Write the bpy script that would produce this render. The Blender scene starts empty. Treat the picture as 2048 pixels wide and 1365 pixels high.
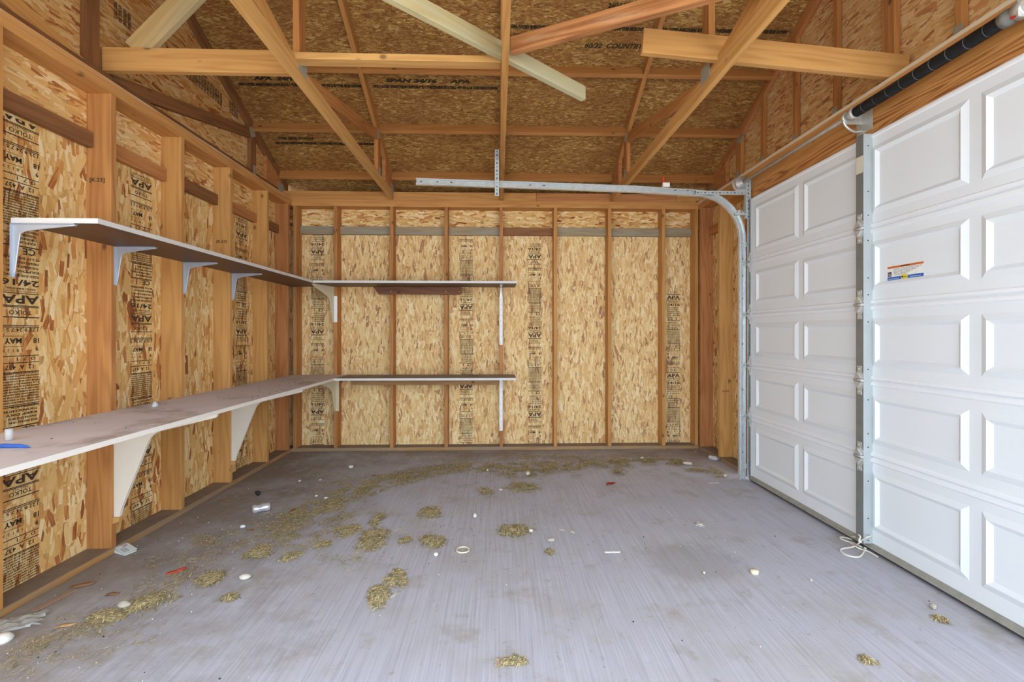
import bpy, bmesh, math, random
from mathutils import Vector, Matrix
random.seed(7)
S = bpy.context.scene
C = S.collection
PI = math.pi

# ------------------------------------------------------------------ camera model (also used to turn a floor spot into metres)
YAW = math.radians(1.75); F = 924.0; HOR = 668.0; CZ = 1.29
def ray(u, v):
    a = (u-1024)/F; c = (HOR-v)/F
    return Vector((a*math.cos(YAW)+math.sin(YAW), math.cos(YAW)-a*math.sin(YAW), c))
def fl(u, v, z=0.0):
    r = ray(u, v); t = (z-CZ)/r.z
    return Vector((r.x*t, r.y*t, z))
def atx(u, v, X):
    r = ray(u, v); t = X/r.x
    return Vector((X, r.y*t, CZ+r.z*t))

# ------------------------------------------------------------------ materials
def lin(c):
    r = []
    for x in c:
        x = x/255.0
        r.append(x/12.92 if x <= .04045 else ((x+.055)/1.055)**2.4)
    return (r[0], r[1], r[2], 1)

class NT:
    def __init__(s, name):
        s.m = bpy.data.materials.new(name); s.m.use_nodes = True
        s.t = s.m.node_tree; s.b = s.t.nodes['Principled BSDF']
    def n(s, typ, ins=None, **kw):
        nd = s.t.nodes.new(typ)
        for k, v in kw.items(): setattr(nd, k, v)
        for k, v in (ins or {}).items():
            if isinstance(v, bpy.types.NodeSocket): s.t.links.new(v, nd.inputs[k])
            else: nd.inputs[k].default_value = v
        return nd
    def math(s, op, a, b=None, c=None, clamp=False):
        i = {0: a}
        if b is not None: i[1] = b
        if c is not None: i[2] = c
        return s.n('ShaderNodeMath', i, operation=op, use_clamp=clamp).outputs[0]
    def vmath(s, op, a, b=None):
        i = {0: a}
        if b is not None: i[1] = b
        return s.n('ShaderNodeVectorMath', i, operation=op).outputs[0]
    def mix(s, f, a, b, mode='MIX'):
        nd = s.n('ShaderNodeMix', data_type='RGBA', blend_type=mode)
        for k, v in ((0, f), (6, a), (7, b)):
            if isinstance(v, bpy.types.NodeSocket): s.t.links.new(v, nd.inputs[k])
            else: nd.inputs[k].default_value = v
        return nd.outputs[2]
    def ramp(s, f, stops, interp='LINEAR'):
        nd = s.n('ShaderNodeValToRGB', {0: f}); r = nd.color_ramp; r.interpolation = interp
        while len(r.elements) < len(stops): r.elements.new(.5)
        for e, (p, c) in zip(r.elements, stops): e.position = p; e.color = c
        return nd.outputs[0]
    def maprange(s, v, a, b, c=0.0, d=1.0):
        return s.n('ShaderNodeMapRange', {0: v, 1: a, 2: b, 3: c, 4: d}).outputs[0]
    def noise(s, vec, scale, detail=3, rough=.55):
        return s.n('ShaderNodeTexNoise', {'Vector': vec, 'Scale': scale, 'Detail': detail, 'Roughness': rough}).outputs[0]
    def scale(s, vec, x, y, z):
        return s.vmath('MULTIPLY', vec, (x, y, z))
    def link(s, a, b): s.t.links.new(a, b)
    def out(s, col=None, rough=None, bump=None, bstr=.2, bdist=.002, metal=None):
        if col is not None:
            if isinstance(col, bpy.types.NodeSocket): s.link(col, s.b.inputs['Base Color'])
            else: s.b.inputs['Base Color'].default_value = col
        if rough is not None:
            if isinstance(rough, bpy.types.NodeSocket): s.link(rough, s.b.inputs['Roughness'])
            else: s.b.inputs['Roughness'].default_value = rough
        if metal is not None: s.b.inputs['Metallic'].default_value = metal
        if bump is not None:
            bn = s.n('ShaderNodeBump', {'Height': bump, 'Strength': bstr, 'Distance': bdist})
            s.link(bn.outputs[0], s.b.inputs['Normal'])
        return s.m

def osb(name, plane, horiz=False, size=1.0, tones=None, base=(208, 166, 102), dens=1.0, seed=0.0, dust=None, rimk=.26, blot=None):
    """oriented strand board: layers of rectangular strands, each with its own tilt and colour"""
    s = NT(name)
    p = s.n('ShaderNodeTexCoord').outputs['Object']
    sp = s.n('ShaderNodeSeparateXYZ', {0: p})
    a = {'x': sp.outputs[0], 'y': sp.outputs[1]}[plane[0]]
    b = {'z': sp.outputs[2], 'y': sp.outputs[1]}[plane[1]]
    if plane[1] == 'y': b = s.math('MULTIPLY', b, 1.118)
    if horiz: a, b = b, a
    q = s.n('ShaderNodeCombineXYZ', {0: a, 1: b, 2: 0.0}).outputs[0]
    wob = s.noise(q, 2.2, 2)
    tones = tones or [(0.0, lin((132, 62, 30))), (.045, lin((160, 86, 42))), (.10, lin((198, 136, 74))), (.26, lin((216, 168, 100))),
                      (.50, lin((226, 188, 122))), (.76, lin((234, 204, 146))), (.92, lin((240, 216, 166))), (1.0, lin((244, 226, 184)))]
    n0 = s.noise(s.scale(q, 45/size, 9/size, 1), 1.0, 4)
    col = s.ramp(n0, [(.25, lin([c*.62 for c in base])), (.5, lin(base)), (.75, lin([min(255, c*1.14) for c in base]))])
    h = None
    specs = [(.030, .095, .0130, .046, 1.3), (.022, .070, .0105, .036, 2.2), (.036, .12, .0165, .058, .9),
             (.026, .10, .0100, .048, .8), (.018, .075, .0065, .036, .7), (.05, .15, .016, .066, 1.0), (.028, .085, .008, .04, .6)]
    cover = [1, 1, .85, .8, .65, .40, .5]
    for i, (cw, cl, hw, hl, rot) in enumerate(specs):
        cw *= size; cl *= size; hw *= size*1.25; hl *= size*1.2
        off = s.vmath('ADD', q, (1.37*i+seed, 3.11*i+seed*.7, 0))
        sc = s.scale(off, 1/cw, 1/cl, 1)
        v = s.n('ShaderNodeTexVoronoi', {'Vector': sc, 'Scale': 1.0, 'Randomness': 1.0}, voronoi_dimensions='2D', feature='F1')
        d = s.vmath('SUBTRACT', sc, v.outputs['Position'])
        d = s.scale(d, cw, cl, 0)
        rc = s.n('ShaderNodeSeparateColor', {0: v.outputs['Color']})
        ang = s.math('MULTIPLY', s.math('SUBTRACT', rc.outputs[0], .5), rot)
        vr = s.n('ShaderNodeVectorRotate', {'Vector': d, 'Angle': ang}, rotation_type='Z_AXIS').outputs[0]
        ab = s.n('ShaderNodeSeparateXYZ', {0: s.vmath('ABSOLUTE', vr)})
        ww = s.maprange(rc.outputs[1], 0, 1, hw*.45, hw)
        ll = s.maprange(rc.outputs[2], 0, 1, hl, hl*.5)
        m = s.math('MAXIMUM', s.math('DIVIDE', ab.outputs[0], ww), s.math('DIVIDE', ab.outputs[1], ll))
        keep = s.math('LESS_THAN', s.math('FRACT', s.math('MULTIPLY', rc.outputs[1], 13.7)), cover[i]*dens)
        mask = s.math('MULTIPLY', s.maprange(m, 1.0, .93, 0, 1), keep)
        # tone of the strand plus fibre along it
        fib = s.noise(s.scale(s.vmath('ADD', vr, v.outputs['Position']), 260/size, 14/size, 1), 1.0, 2)
        r2 = s.math('FRACT', s.math('ADD', s.math('MULTIPLY', rc.outputs[0], 7.3), s.math('MULTIPLY', rc.outputs[2], 3.1)))
        tone = s.math('ADD', s.math('ADD', r2, s.math('MULTIPLY', s.math('SUBTRACT', fib, .5), .36)), s.math('MULTIPLY', s.math('SUBTRACT', wob, .5), .3), clamp=True)
        c = s.ramp(tone, tones)
        rim = s.maprange(m, .86, 1.0, 0, rimk)
        c = s.mix(rim, c, lin((120, 80, 44)))
        col = s.mix(mask, col, c)
        hh = s.math('MULTIPLY', mask, r2)
        h = hh if h is None else s.math('MAXIMUM', h, hh)
    if dust: col = s.mix(dust[1], col, lin(dust[0]))
    if blot:
        bn = s.noise(s.scale(q, 3.5, 2.2, 1), 1.0, 5, .65)
        col = s.mix(s.maprange(bn, .42, .62, 0, blot[1]), col, lin(blot[0]))
        dk = s.noise(s.scale(q, 40, 22, 1), 1.0, 3, .6)
        col = s.mix(s.maprange(dk, .62, .72, 0, .55), col, lin([c*.45 for c in base]))
    return s.out(col, .78, h, .35, .0015)

def lumber(name, light, dark, contrast=.5, var=.2, stain=None, rough=.75, ring=50, knots=True, spray=None):
    s = NT(name)
    oi = s.n('ShaderNodeObjectInfo').outputs['Random']
    tc = s.n('ShaderNodeTexCoord').outputs['Object']
    o = s.math('MULTIPLY', oi, 37.0)
    p = s.vmath('ADD', tc, s.n('ShaderNodeCombineXYZ', {0: o, 1: s.math('MULTIPLY', oi, 11.0), 2: s.math('MULTIPLY', oi, 5.0)}).outputs[0])
    big = s.noise(s.scale(p, .55, 6.5, 6.5), 1.0, 2)
    rg = s.math('MULTIPLY', s.math('ADD', s.math('SINE', s.math('MULTIPLY', big, ring)), 1.0), .5)
    rg = s.math('POWER', rg, 1.8)
    fib = s.noise(s.scale(p, 2.5, 130, 130), 1.0, 3)
    blot = s.noise(s.scale(p, 1.1, 5, 5), 1.0, 3)
    t = s.math('ADD', s.math('MULTIPLY', rg, .75*contrast), s.math('MULTIPLY', s.math('SUBTRACT', fib, .47), 1.5*contrast))
    t = s.math('ADD', t, s.math('MULTIPLY', s.math('SUBTRACT', blot, .4), contrast*1.1), clamp=True)
    col = s.mix(t, lin(light), lin(dark))
    tint = s.ramp(s.math('FRACT', s.math('MULTIPLY', oi, 17.3)), [(0, lin((255, 244, 232))), (.5, lin((236, 214, 190))), (1, lin((255, 226, 190)))])
    col = s.mix(var*2.2, col, tint, 'MULTIPLY')
    if knots:
        v = s.n('ShaderNodeTexVoronoi', {'Vector': s.scale(p, 6.5, 10, 10), 'Scale': 1.0, 'Randomness': 1.0}, feature='F1')
        wq = s.math('ADD', v.outputs['Distance'], s.math('MULTIPLY', s.math('SUBTRACT', fib, .5), .05))
        kr = s.n('ShaderNodeSeparateColor', {0: v.outputs['Color']}).outputs[0]
        k = s.math('MULTIPLY', s.maprange(wq, .19, .08, 0, 1), s.math('LESS_THAN', kr, .16))
        col = s.mix(s.math('MULTIPLY', k, .75), col, lin([c*.52 for c in dark]))
    if stain:
        st = s.noise(s.scale(p, 1.4, 9, 9), 1.0, 5, .65)
        col = s.mix(s.maprange(st, stain[1], stain[1]+.16, 0, stain[2]), col, lin(stain[0]))
    if spray:
        sy = s.n('ShaderNodeSeparateXYZ', {0: tc}).outputs[1]
        sn = s.noise(s.scale(p, spray[3], 30, 30), 1.0, 4, .6)
        mk = s.math('ADD', s.math('MULTIPLY', s.math('SUBTRACT', sy, spray[1]), 90.0), s.math('MULTIPLY', s.math('SUBTRACT', sn, .5), spray[2]))
        col = s.mix(s.maprange(mk, 0, .35, 0, .8), col, lin(spray[0]))
    return s.out(col, rough, fib, .25, .001)

def plain(name, c, rough=.6, metal=0.0, var=.08, scl=12, bump=0.0, alpha=None, dirt=None):
    s = NT(name)
    p = s.n('ShaderNodeTexCoord').outputs['Object']
    n = s.noise(p, scl, 4)
    col = s.mix(n, lin([x*(1-var) for x in c]), lin([min(255, x*(1+var)) for x in c]))
    if dirt: col = s.mix(s.maprange(s.noise(p, dirt[1], 5, .65), dirt[2], dirt[2]+.2, 0, dirt[3]), col, lin(dirt[0]))
    s.out(col, rough, n if bump else None, bump, .002, metal)
    if alpha is not None: s.b.inputs['Alpha'].default_value = alpha
    return s.m

M = {}
M['osb_left'] = osb('osb_left', 'yz', size=1.45, dust=((226, 170, 92), .12))
M['osb_left_top'] = osb('osb_left_top', 'yz', horiz=True, size=1.3, seed=4.4, dust=((226, 160, 84), .2))
M['osb_gable'] = osb('osb_gable', 'yz', horiz=True, seed=9.1, size=1.2, dust=((176, 116, 54), .35))
M['osb_back'] = osb('osb_back', 'xz', seed=2.3, size=1.1, dust=((240, 218, 172), .22))
M['osb_back_top'] = osb('osb_back_top', 'xz', horiz=True, seed=5.3, size=1.2)
M['osb_right'] = osb('osb_right', 'yz', seed=7.7)
M['osb_right_gable'] = osb('osb_right_gable', 'yz', horiz=True, seed=3.7, dust=((196, 150, 110), .35))
M['osb_roof'] = osb('osb_roof', 'xy', horiz=True, size=.55, seed=1.9, base=(160, 118, 62), rimk=.12, blot=((132, 84, 42), .5),
    tones=[(0.0, lin((118, 78, 36))), (.3, lin((146, 102, 48))), (.6, lin((164, 122, 62))), (.85, lin((184, 146, 82))), (1.0, lin((208, 180, 116)))])
M['fir'] = lumber('fir', (206, 158, 94), (170, 114, 58), .55, .2)
M['fir_orange'] = lumber('fir_orange', (196, 142, 84), (154, 98, 50), .6, .2)
M['fir_red'] = lumber('fir_red', (196, 140, 88), (158, 98, 56), .6, .2)
M['fir_tan'] = lumber('fir_tan', (212, 168, 104), (174, 124, 66), .5, .2)
M['fir_brown'] = lumber('fir_brown', (148, 104, 66), (110, 74, 44), .6, .2)
M['roof_lumber'] = lumber('roof_lumber', (192, 140, 82), (154, 104, 54), .45, .2)
M['pale'] = lumber('pale', (216, 190, 134), (178, 144, 90), .5, .1, stain=((176, 176, 150), .46, .6))
M['grey_green'] = lumber('grey_green', (206, 196, 150), (172, 158, 112), .5, .1, stain=((188, 186, 158), .44, .7))
M['weathered'] = lumber('weathered', (164, 150, 124), (126, 112, 88), .6, .1, stain=((150, 148, 134), .45, .6))
M['header_wood'] = lumber('header_wood', (208, 150, 86), (140, 84, 38), 1.0, .05, ring=95, knots=False)
M['brace_orange'] = lumber('brace_orange', (192, 134, 82), (138, 84, 44), .8, .05, stain=((206, 190, 160), .60, .5))
M['plate_wood'] = lumber('plate_wood', (208, 154, 90), (168, 112, 56), .5, .1)
M['plate_sprayed'] = lumber('plate_sprayed', (208, 158, 100), (170, 116, 64), .5, .1, spray=((226, 218, 194), -.007, 1.6, 4))
M['plate_patchy'] = lumber('plate_patchy', (208, 158, 100), (170, 116, 64), .5, .1, spray=((206, 198, 178), .011, 6.0, 1.6))
M['dust'] = plain('dust', (132, 116, 100), .9, 0, .14, 14)
M['sill_wood'] = lumber('sill_wood', (182, 142, 90), (138, 100, 58), .6, .1, stain=((142, 126, 106), .42, .75))
M['ledger'] = lumber('ledger', (128, 84, 56), (88, 52, 32), .5, .05)
M['ledger_tan'] = lumber('ledger_tan', (176, 136, 92), (140, 100, 62), .5, .05)
M['white_steel'] = plain('white_steel', (230, 236, 241), .42, 0, .012, 3)
M['door_lip'] = plain('door_lip', (238, 242, 247), .45, 0, .01, 3)
M['galv'] = plain('galv', (206, 212, 214), .3, .55, .12, 30)
M['galv_dark'] = plain('galv_dark', (134, 138, 136), .45, .35, .12, 18)
M['galv_flat'] = plain('galv_flat', (178, 186, 188), .5, .25, .06, 8)
M['zinc'] = plain('zinc', (206, 208, 206), .38, .55, .08, 60)
M['gusset'] = plain('gusset', (166, 164, 150), .5, .3, .2, 120)
M['seal'] = plain('seal', (58, 58, 60), .7)
M['retainer'] = plain('retainer', (170, 168, 158), .5, .3, .12, 20)
M['hole'] = plain('hole', (46, 46, 46), .8)
M['ink'] = plain('ink', (62, 50, 36), .85)
M['spring_mark'] = plain('spring_mark', (84, 86, 88), .6)
M['roof_ink'] = plain('roof_ink', (56, 42, 22), .85)
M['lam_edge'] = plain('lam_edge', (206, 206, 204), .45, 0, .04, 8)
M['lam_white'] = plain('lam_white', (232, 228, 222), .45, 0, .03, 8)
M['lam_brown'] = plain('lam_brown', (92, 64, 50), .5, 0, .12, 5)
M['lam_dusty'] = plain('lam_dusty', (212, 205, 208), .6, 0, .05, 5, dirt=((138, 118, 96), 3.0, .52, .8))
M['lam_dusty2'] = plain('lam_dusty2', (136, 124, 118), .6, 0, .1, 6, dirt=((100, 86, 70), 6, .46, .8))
M['bracket_steel'] = plain('bracket_steel', (176, 182, 194), .38, .3, .05, 10)
M['bracket_white'] = plain('bracket_white', (232, 226, 214), .5, 0, .03, 6)
M['bracket_cream'] = plain('bracket_cream', (214, 200, 168), .5, 0, .05, 10)
M['strip_white'] = plain('strip_white', (238, 238, 240), .45, 0, .02)
M['spring'] = plain('spring', (40, 44, 48), .4, .5, .25, 80)
M['shaft'] = plain('shaft', (196, 196, 190), .4, .2, .12, 30)
M['rope'] = plain('rope', (226, 222, 208), .85, 0, .12, 300, .4)
M['hay'] = plain('hay', (166, 154, 116), .9, 0, .5, 60)
M['hay_green'] = plain('hay_green', (130, 122, 90), .9, 0, .45, 60)
M['hay_tan'] = plain('hay_tan', (176, 150, 112), .9, 0, .4, 60)
M['straw'] = plain('straw', (206, 194, 150), .85, 0, .2, 60)
M['rock_white'] = plain('rock_white', (206, 202, 190), .8, 0, .1, 90, .4)
M['rock_grey'] = plain('rock_grey', (178, 172, 160), .85, 0, .15, 60, .4)
M['plastic_white'] = plain('plastic_white', (232, 230, 226), .4)
M['plastic_beige'] = plain('plastic_beige', (224, 218, 190), .5)
M['black_rubber'] = plain('black_rubber', (36, 38, 42), .7, 0, .2, 40, .4)
M['red'] = plain('red', (204, 46, 36), .5, 0, .25, 60)
M['red_orange'] = plain('red_orange', (214, 64, 34), .5, 0, .1, 60)
M['tin'] = plain('tin', (214, 216, 222), .28, .55, .1, 60)
M['paper'] = plain('paper', (214, 220, 222), .7, 0, .04, 30)
M['print_grey'] = plain('print_grey', (120, 124, 134), .8)
M['print_red'] = plain('print_red', (176, 96, 88), .8)
M['leaf'] = plain('leaf', (150, 108, 72), .85, 0, .2, 40)
M['leaf_tan'] = plain('leaf_tan', (206, 168, 122), .85, 0, .15, 40)
M['wood_strip'] = plain('wood_strip', (156, 126, 104), .85, 0, .15, 40)
M['bag'] = plain('bag', (206, 208, 208), .3, 0, .05, 30, 0, .55)
M['clear'] = plain('clear', (220, 222, 226), .15, 0, .03, 30, 0, .55)
M['blue'] = plain('blue', (44, 92, 176), .4, 0, .2, 30)
M['label_white'] = plain('label_white', (240, 240, 238), .5)
M['label_orange'] = plain('label_orange', (206, 104, 30), .5)
M['label_blue'] = plain('label_blue', (34, 98, 186), .5)
M['label_yellow'] = plain('label_yellow', (234, 208, 60), .5)
M['label_black'] = plain('label_black', (34, 34, 34), .5)
M['tag_paper'] = plain('tag_paper', (214, 208, 190), .8, 0, .1, 200)
M['outside'] = plain('outside', (176, 172, 166), .9)
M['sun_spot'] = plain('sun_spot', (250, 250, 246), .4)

def floor_mat():
    s = NT('concrete')
    p = s.n('ShaderNodeTexCoord').outputs['Object']
    sp = s.n('ShaderNodeSeparateXYZ', {0: p}); x, y = sp.outputs[0], sp.outputs[1]
    w = s.noise(p, .8, 3)
    pw = s.vmath('ADD', p, s.n('ShaderNodeCombineXYZ', {0: s.math('MULTIPLY', w, .03)}).outputs[0])
    br = s.noise(s.scale(pw, 110, 2.0, 1), 1.0, 3, .6)
    br2 = s.noise(s.scale(pw, 48, .5, 1), 1.0, 2, .5)
    sp2 = s.noise(p, 90, 3, .7)
    cl = s.noise(p, 2.6, 5, .6)
    col = s.ramp(br, [(.25, lin((162, 163, 174))), (.5, lin((181, 182, 194))), (.75, lin((193, 194, 206)))])
    col = s.mix(s.maprange(br2, .54, .66, 0, .16), col, lin((140, 136, 138)))
    col = s.mix(s.maprange(sp2, .56, .72, 0, .3), col, lin((196, 194, 190)))
    col = s.mix(s.maprange(cl, .48, .70, 0, .45), col, lin((166, 160, 150)))
    # swept dirt: thick by the left and back walls, thinning into the room
    n1 = s.noise(p, 1.9, 6, .62); n2 = s.noise(p, 9, 5, .7)
    dl = s.maprange(x, -2.3, -.2, 1, 0)
    dl = s.math('MULTIPLY', dl, s.maprange(y, 1.2, 3.0, .75, 1))
    db = s.maprange(y, 3.9, 5.0, 0, .8)
    d = s.math('MAXIMUM', dl, db)
    d = s.math('ADD', d, s.math('MULTIPLY', s.math('SUBTRACT', n1, .5), 1.5))
    d = s.math('ADD', d, s.math('MULTIPLY', s.math('SUBTRACT', n2, .5), .7))
    col = s.mix(s.maprange(d, .30, .95, 0, .82), col, lin((128, 114, 98)))
    n3 = s.noise(p, 3.4, 6, .66)
    col = s.mix(s.maprange(n3, .56, .68, 0, .5), col, lin((150, 140, 118)))
    n4 = s.noise(s.vmath('ADD', p, (9, 3, 0)), 14, 4, .7)
    col = s.mix(s.maprange(n4, .62, .74, 0, .55), col, lin((138, 122, 92)))
    # darker dried spill right of centre
    c0 = fl(1388, 1122)
    e = s.vmath('SUBTRACT', p, (c0.x, c0.y, 0))
    e = s.n('ShaderNodeVectorMath', {0: s.scale(e, 3.2, 3.6, 0)}, operation='LENGTH').outputs['Value']
    e = s.math('ADD', e, s.math('MULTIPLY', s.math('SUBTRACT', n2, .5), .9))
    col = s.mix(s.maprange(e, .95, .6, 0, .32), col, lin((126, 122, 108)))
    hb = s.math('ADD', s.math('MULTIPLY', br, .8), s.math('MULTIPLY', sp2, .4))
    return s.out(col, .8, hb, .35, .003)
M['concrete'] = floor_mat()

# ------------------------------------------------------------------ mesh helpers
def tag(o, label=None, cat=None, group=None, kind=None):
    if label: o['label'] = label
    if cat: o['category'] = cat
    if group: o['group'] = group
    if kind: o['kind'] = kind
    return o
def empty(name, loc=(0, 0, 0), label=None, cat=None, group=None):
    o = bpy.data.objects.new(name, None); C.objects.link(o); o.location = loc; o.empty_display_size = .05
    return tag(o, label, cat, group)
def link(name, me, mats, parent=None, loc=None, rot=None):
    o = bpy.data.objects.new(name, me); C.objects.link(o)
    for m in (mats if isinstance(mats, (list, tuple)) else [mats]): me.materials.append(M[m] if isinstance(m, str) else m)
    if parent: o.parent = parent
    if loc is not None: o.location = loc
    if rot is not None: o.rotation_euler = rot
    return o
def bm_obj(name, bm, mats, parent=None, loc=None, rot=None, smooth=False):
    bmesh.ops.recalc_face_normals(bm, faces=bm.faces)
    me = bpy.data.meshes.new(name); bm.to_mesh(me); bm.free()
    if smooth:
        for p in me.polygons: p.use_smooth = True
    return link(name, me, mats, parent, loc, rot)
def box(bm, x0, x1, y0, y1, z0, z1, mi=0):
    v = [bm.verts.new(p) for p in ((x0,y0,z0),(x1,y0,z0),(x1,y1,z0),(x0,y1,z0),(x0,y0,z1),(x1,y0,z1),(x1,y1,z1),(x0,y1,z1))]
    for f in ((0,3,2,1),(4,5,6,7),(0,1,5,4),(1,2,6,5),(2,3,7,6),(3,0,4,7)):
        fc = bm.faces.new([v[i] for i in f]); fc.material_index = mi
    return v
def prism(bm, pts, axis, a, b, mi=0):
    """polygon pts (2D) extruded along axis from a to b; axis 'x': pts=(y,z), 'y': (x,z), 'z': (x,y)"""
    def P(p, t): return {'x': (t, p[0], p[1]), 'y': (p[0], t, p[1]), 'z': (p[0], p[1], t)}[axis]
    lo = [bm.verts.new(P(p, a)) for p in pts]; hi = [bm.verts.new(P(p, b)) for p in pts]
    n = len(pts)
    fs = [bm.faces.new(lo), bm.faces.new(hi[::-1])]
    for i in range(n): fs.append(bm.faces.new((lo[i], hi[i], hi[(i+1)%n], lo[(i+1)%n])))
    for f in fs: f.material_index = mi
def bevel(bm, w, seg=1):
    bmesh.ops.bevel(bm, geom=list(bm.edges), offset=w, segments=seg, affect='EDGES', profile=.5)
def frame(p0, p1, up):
    ex = (Vector(p1)-Vector(p0)); L = ex.length; ex.normalize()
    ez = Vector(up); ez = (ez-ez.dot(ex)*ex).normalized(); ey = ez.cross(ex)
    return ex, ey, ez, L
def board(name, p0, p1, w, t, mat, up=(0, 0, 1), parent=None, nip=.002, cut=(0, 0)):
    """lumber: w across 'up', t thick; local X runs along the grain. cut = slant of the two ends"""
    ex, ey, ez, L = frame(p0, p1, up)
    bm = bmesh.new()
    h = w/2
    prism(bm, [(-L/2-cut[0]/2, -h), (L/2-cut[1]/2, -h), (L/2+cut[1]/2, h), (-L/2+cut[0]/2, h)], 'y', -t/2, t/2)
    bevel(bm, nip)
    o = bm_obj(name, bm, mat)
    R = Matrix((ex, ey, ez)).transposed().to_4x4()
    c = (Vector(p0)+Vector(p1))/2
    o.matrix_world = Matrix.Translation(c) @ R
    if parent:
        o.parent = parent; o.matrix_parent_inverse = Matrix.Translation(-Vector(parent.location))
    return o
def clip(poly, a, b, c):
    """keep a*x+b*y <= c"""
    out = []
    n = len(poly)
    for i in range(n):
        p, q = poly[i], poly[(i+1)%n]
        dp, dq = a*p[0]+b*p[1]-c, a*q[0]+b*q[1]-c
        if dp <= 0: out.append(p)
        if (dp < 0 < dq) or (dq < 0 < dp):
            t = dp/(dp-dq); out.append((p[0]+(q[0]-p[0])*t, p[1]+(q[1]-p[1])*t))
    return out
def member(name, p0, p1, w, cuts, mat, parent, t=.038, nip=.0015):
    """a truss member in the (y,z) plane, clipped by half planes, centred on the parent's x"""
    d = Vector((p1[0]-p0[0], p1[1]-p0[1])).normalized(); nrm = Vector((-d.y, d.x))
    pl = [(p0[0]-d.x*.3-nrm.x*w/2, p0[1]-d.y*.3-nrm.y*w/2), (p1[0]+d.x*.3-nrm.x*w/2, p1[1]+d.y*.3-nrm.y*w/2),
          (p1[0]+d.x*.3+nrm.x*w/2, p1[1]+d.y*.3+nrm.y*w/2), (p0[0]-d.x*.3+nrm.x*w/2, p0[1]-d.y*.3+nrm.y*w/2)]
    for c in cuts: pl = clip(pl, *c)
    c0 = ((p0[0]+p1[0])/2, (p0[1]+p1[1])/2)
    loc = [((y-c0[0])*d.x+(z-c0[1])*d.y, (y-c0[0])*nrm.x+(z-c0[1])*nrm.y) for y, z in pl]
    bm = bmesh.new(); prism(bm, loc, 'y', -t/2, t/2); bevel(bm, nip)
    o = bm_obj(name, bm, mat)
    R = Matrix(((0, 1, 0), (d.x, 0, nrm.x), (d.y, 0, nrm.y))).to_4x4()
    o.matrix_basis = Matrix.Translation((0, c0[0]-parent.location.y, c0[1]-parent.location.z)) @ R
    o.parent = parent
    return o
def tube(bm, pts, r, seg=8, closed=False, mi=0, cap=True):
    n = len(pts); rings = []
    pts = [Vector(p) for p in pts]
    prev = None
    for i, p in enumerate(pts):
        a = pts[i-1] if (i > 0 or closed) else p; b = pts[(i+1)%n] if (i < n-1 or closed) else p
        t = (b-a).normalized()
        if prev is None:
            u = t.orthogonal().normalized()
        else:
            u = (prev-prev.dot(t)*t).normalized()
        prev = u; w = t.cross(u)
        rr = r[i] if isinstance(r, (list, tuple)) else r
        rings.append([bm.verts.new(p+u*rr*math.cos(2*PI*k/seg)+w*rr*math.sin(2*PI*k/seg)) for k in range(seg)])
    m = n if closed else n-1
    for i in range(m):
        A, B = rings[i], rings[(i+1)%n]
        for k in range(seg):
            f = bm.faces.new((A[k], A[(k+1)%seg], B[(k+1)%seg], B[k])); f.smooth = True; f.material_index = mi
    if cap and not closed:
        bm.faces.new(rings[0][::-1]).material_index = mi; bm.faces.new(rings[-1]).material_index = mi
def catmull(P, n=8):
    P = [Vector(p) for p in P]; out = []
    for i in range(len(P)-1):
        a = P[max(i-1, 0)]; b = P[i]; c = P[i+1]; d = P[min(i+2, len(P)-1)]
        for k in range(n):
            t = k/n
            out.append(.5*((2*b)+(c-a)*t+(2*a-5*b+4*c-d)*t*t+(3*b-a-3*c+d)*t**3))
    out.append(P[-1]); return out
def lathe(bm, prof, seg=20, axis='z', c=(0, 0, 0), mi=0):
    rings = []
    for r, h in prof:
        ring = []
        for k in range(seg):
            a = 2*PI*k/seg; x, y = max(r, 1e-5)*math.cos(a), max(r, 1e-5)*math.sin(a)
            p = {'z': (x, y, h), 'y': (x, h, y), 'x': (h, x, y)}[axis]
            ring.append(bm.verts.new((p[0]+c[0], p[1]+c[1], p[2]+c[2])))
        rings.append(ring)
    for A, B in zip(rings, rings[1:]):
        for k in range(seg):
            f = bm.faces.new((A[k], A[(k+1)%seg], B[(k+1)%seg], B[k])); f.smooth = True; f.material_index = mi
    bm.faces.new(rings[0][::-1]).material_index = mi; bm.faces.new(rings[-1]).material_index = mi
def text_into(bm, txt, size, o, ex, ey, width=None, mi=0, bold=0.0, shear=0.0):
    """flat lettering; o = left end of the baseline, ex / ey = reading direction and up"""
    cu = bpy.data.curves.new('t', 'FONT'); cu.body = txt; cu.size = size; cu.resolution_u = 2; cu.offset = bold; cu.shear = shear
    ob = bpy.data.objects.new('t', cu); C.objects.link(ob)
    dg = bpy.context.evaluated_depsgraph_get(); dg.update()
    me = bpy.data.meshes.new_from_object(ob.evaluated_get(dg))
    ex = Vector(ex); ey = Vector(ey); o = Vector(o)
    xs = [v.co.x for v in me.vertices]
    k = 1.0
    if xs and width: k = width/max(1e-6, max(xs)-min(xs))
    x0 = min(xs) if xs else 0
    vs = [bm.verts.new(o+ex*((v.co.x-x0)*k)+ey*v.co.y) for v in me.vertices]
    for p in me.polygons:
        try: bm.faces.new([vs[i] for i in p.vertices]).material_index = mi
        except ValueError: pass
    bpy.data.objects.remove(ob); bpy.data.curves.remove(cu); bpy.data.meshes.remove(me)
def quad(bm, o, ex, ey, x0, x1, y0, y1, mi=0):
    o, ex, ey = Vector(o), Vector(ex), Vector(ey)
    f = bm.faces.new([bm.verts.new(o+ex*a+ey*b) for a, b in ((x0, y0), (x1, y0), (x1, y1), (x0, y1))]); f.material_index = mi
    return f

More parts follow.
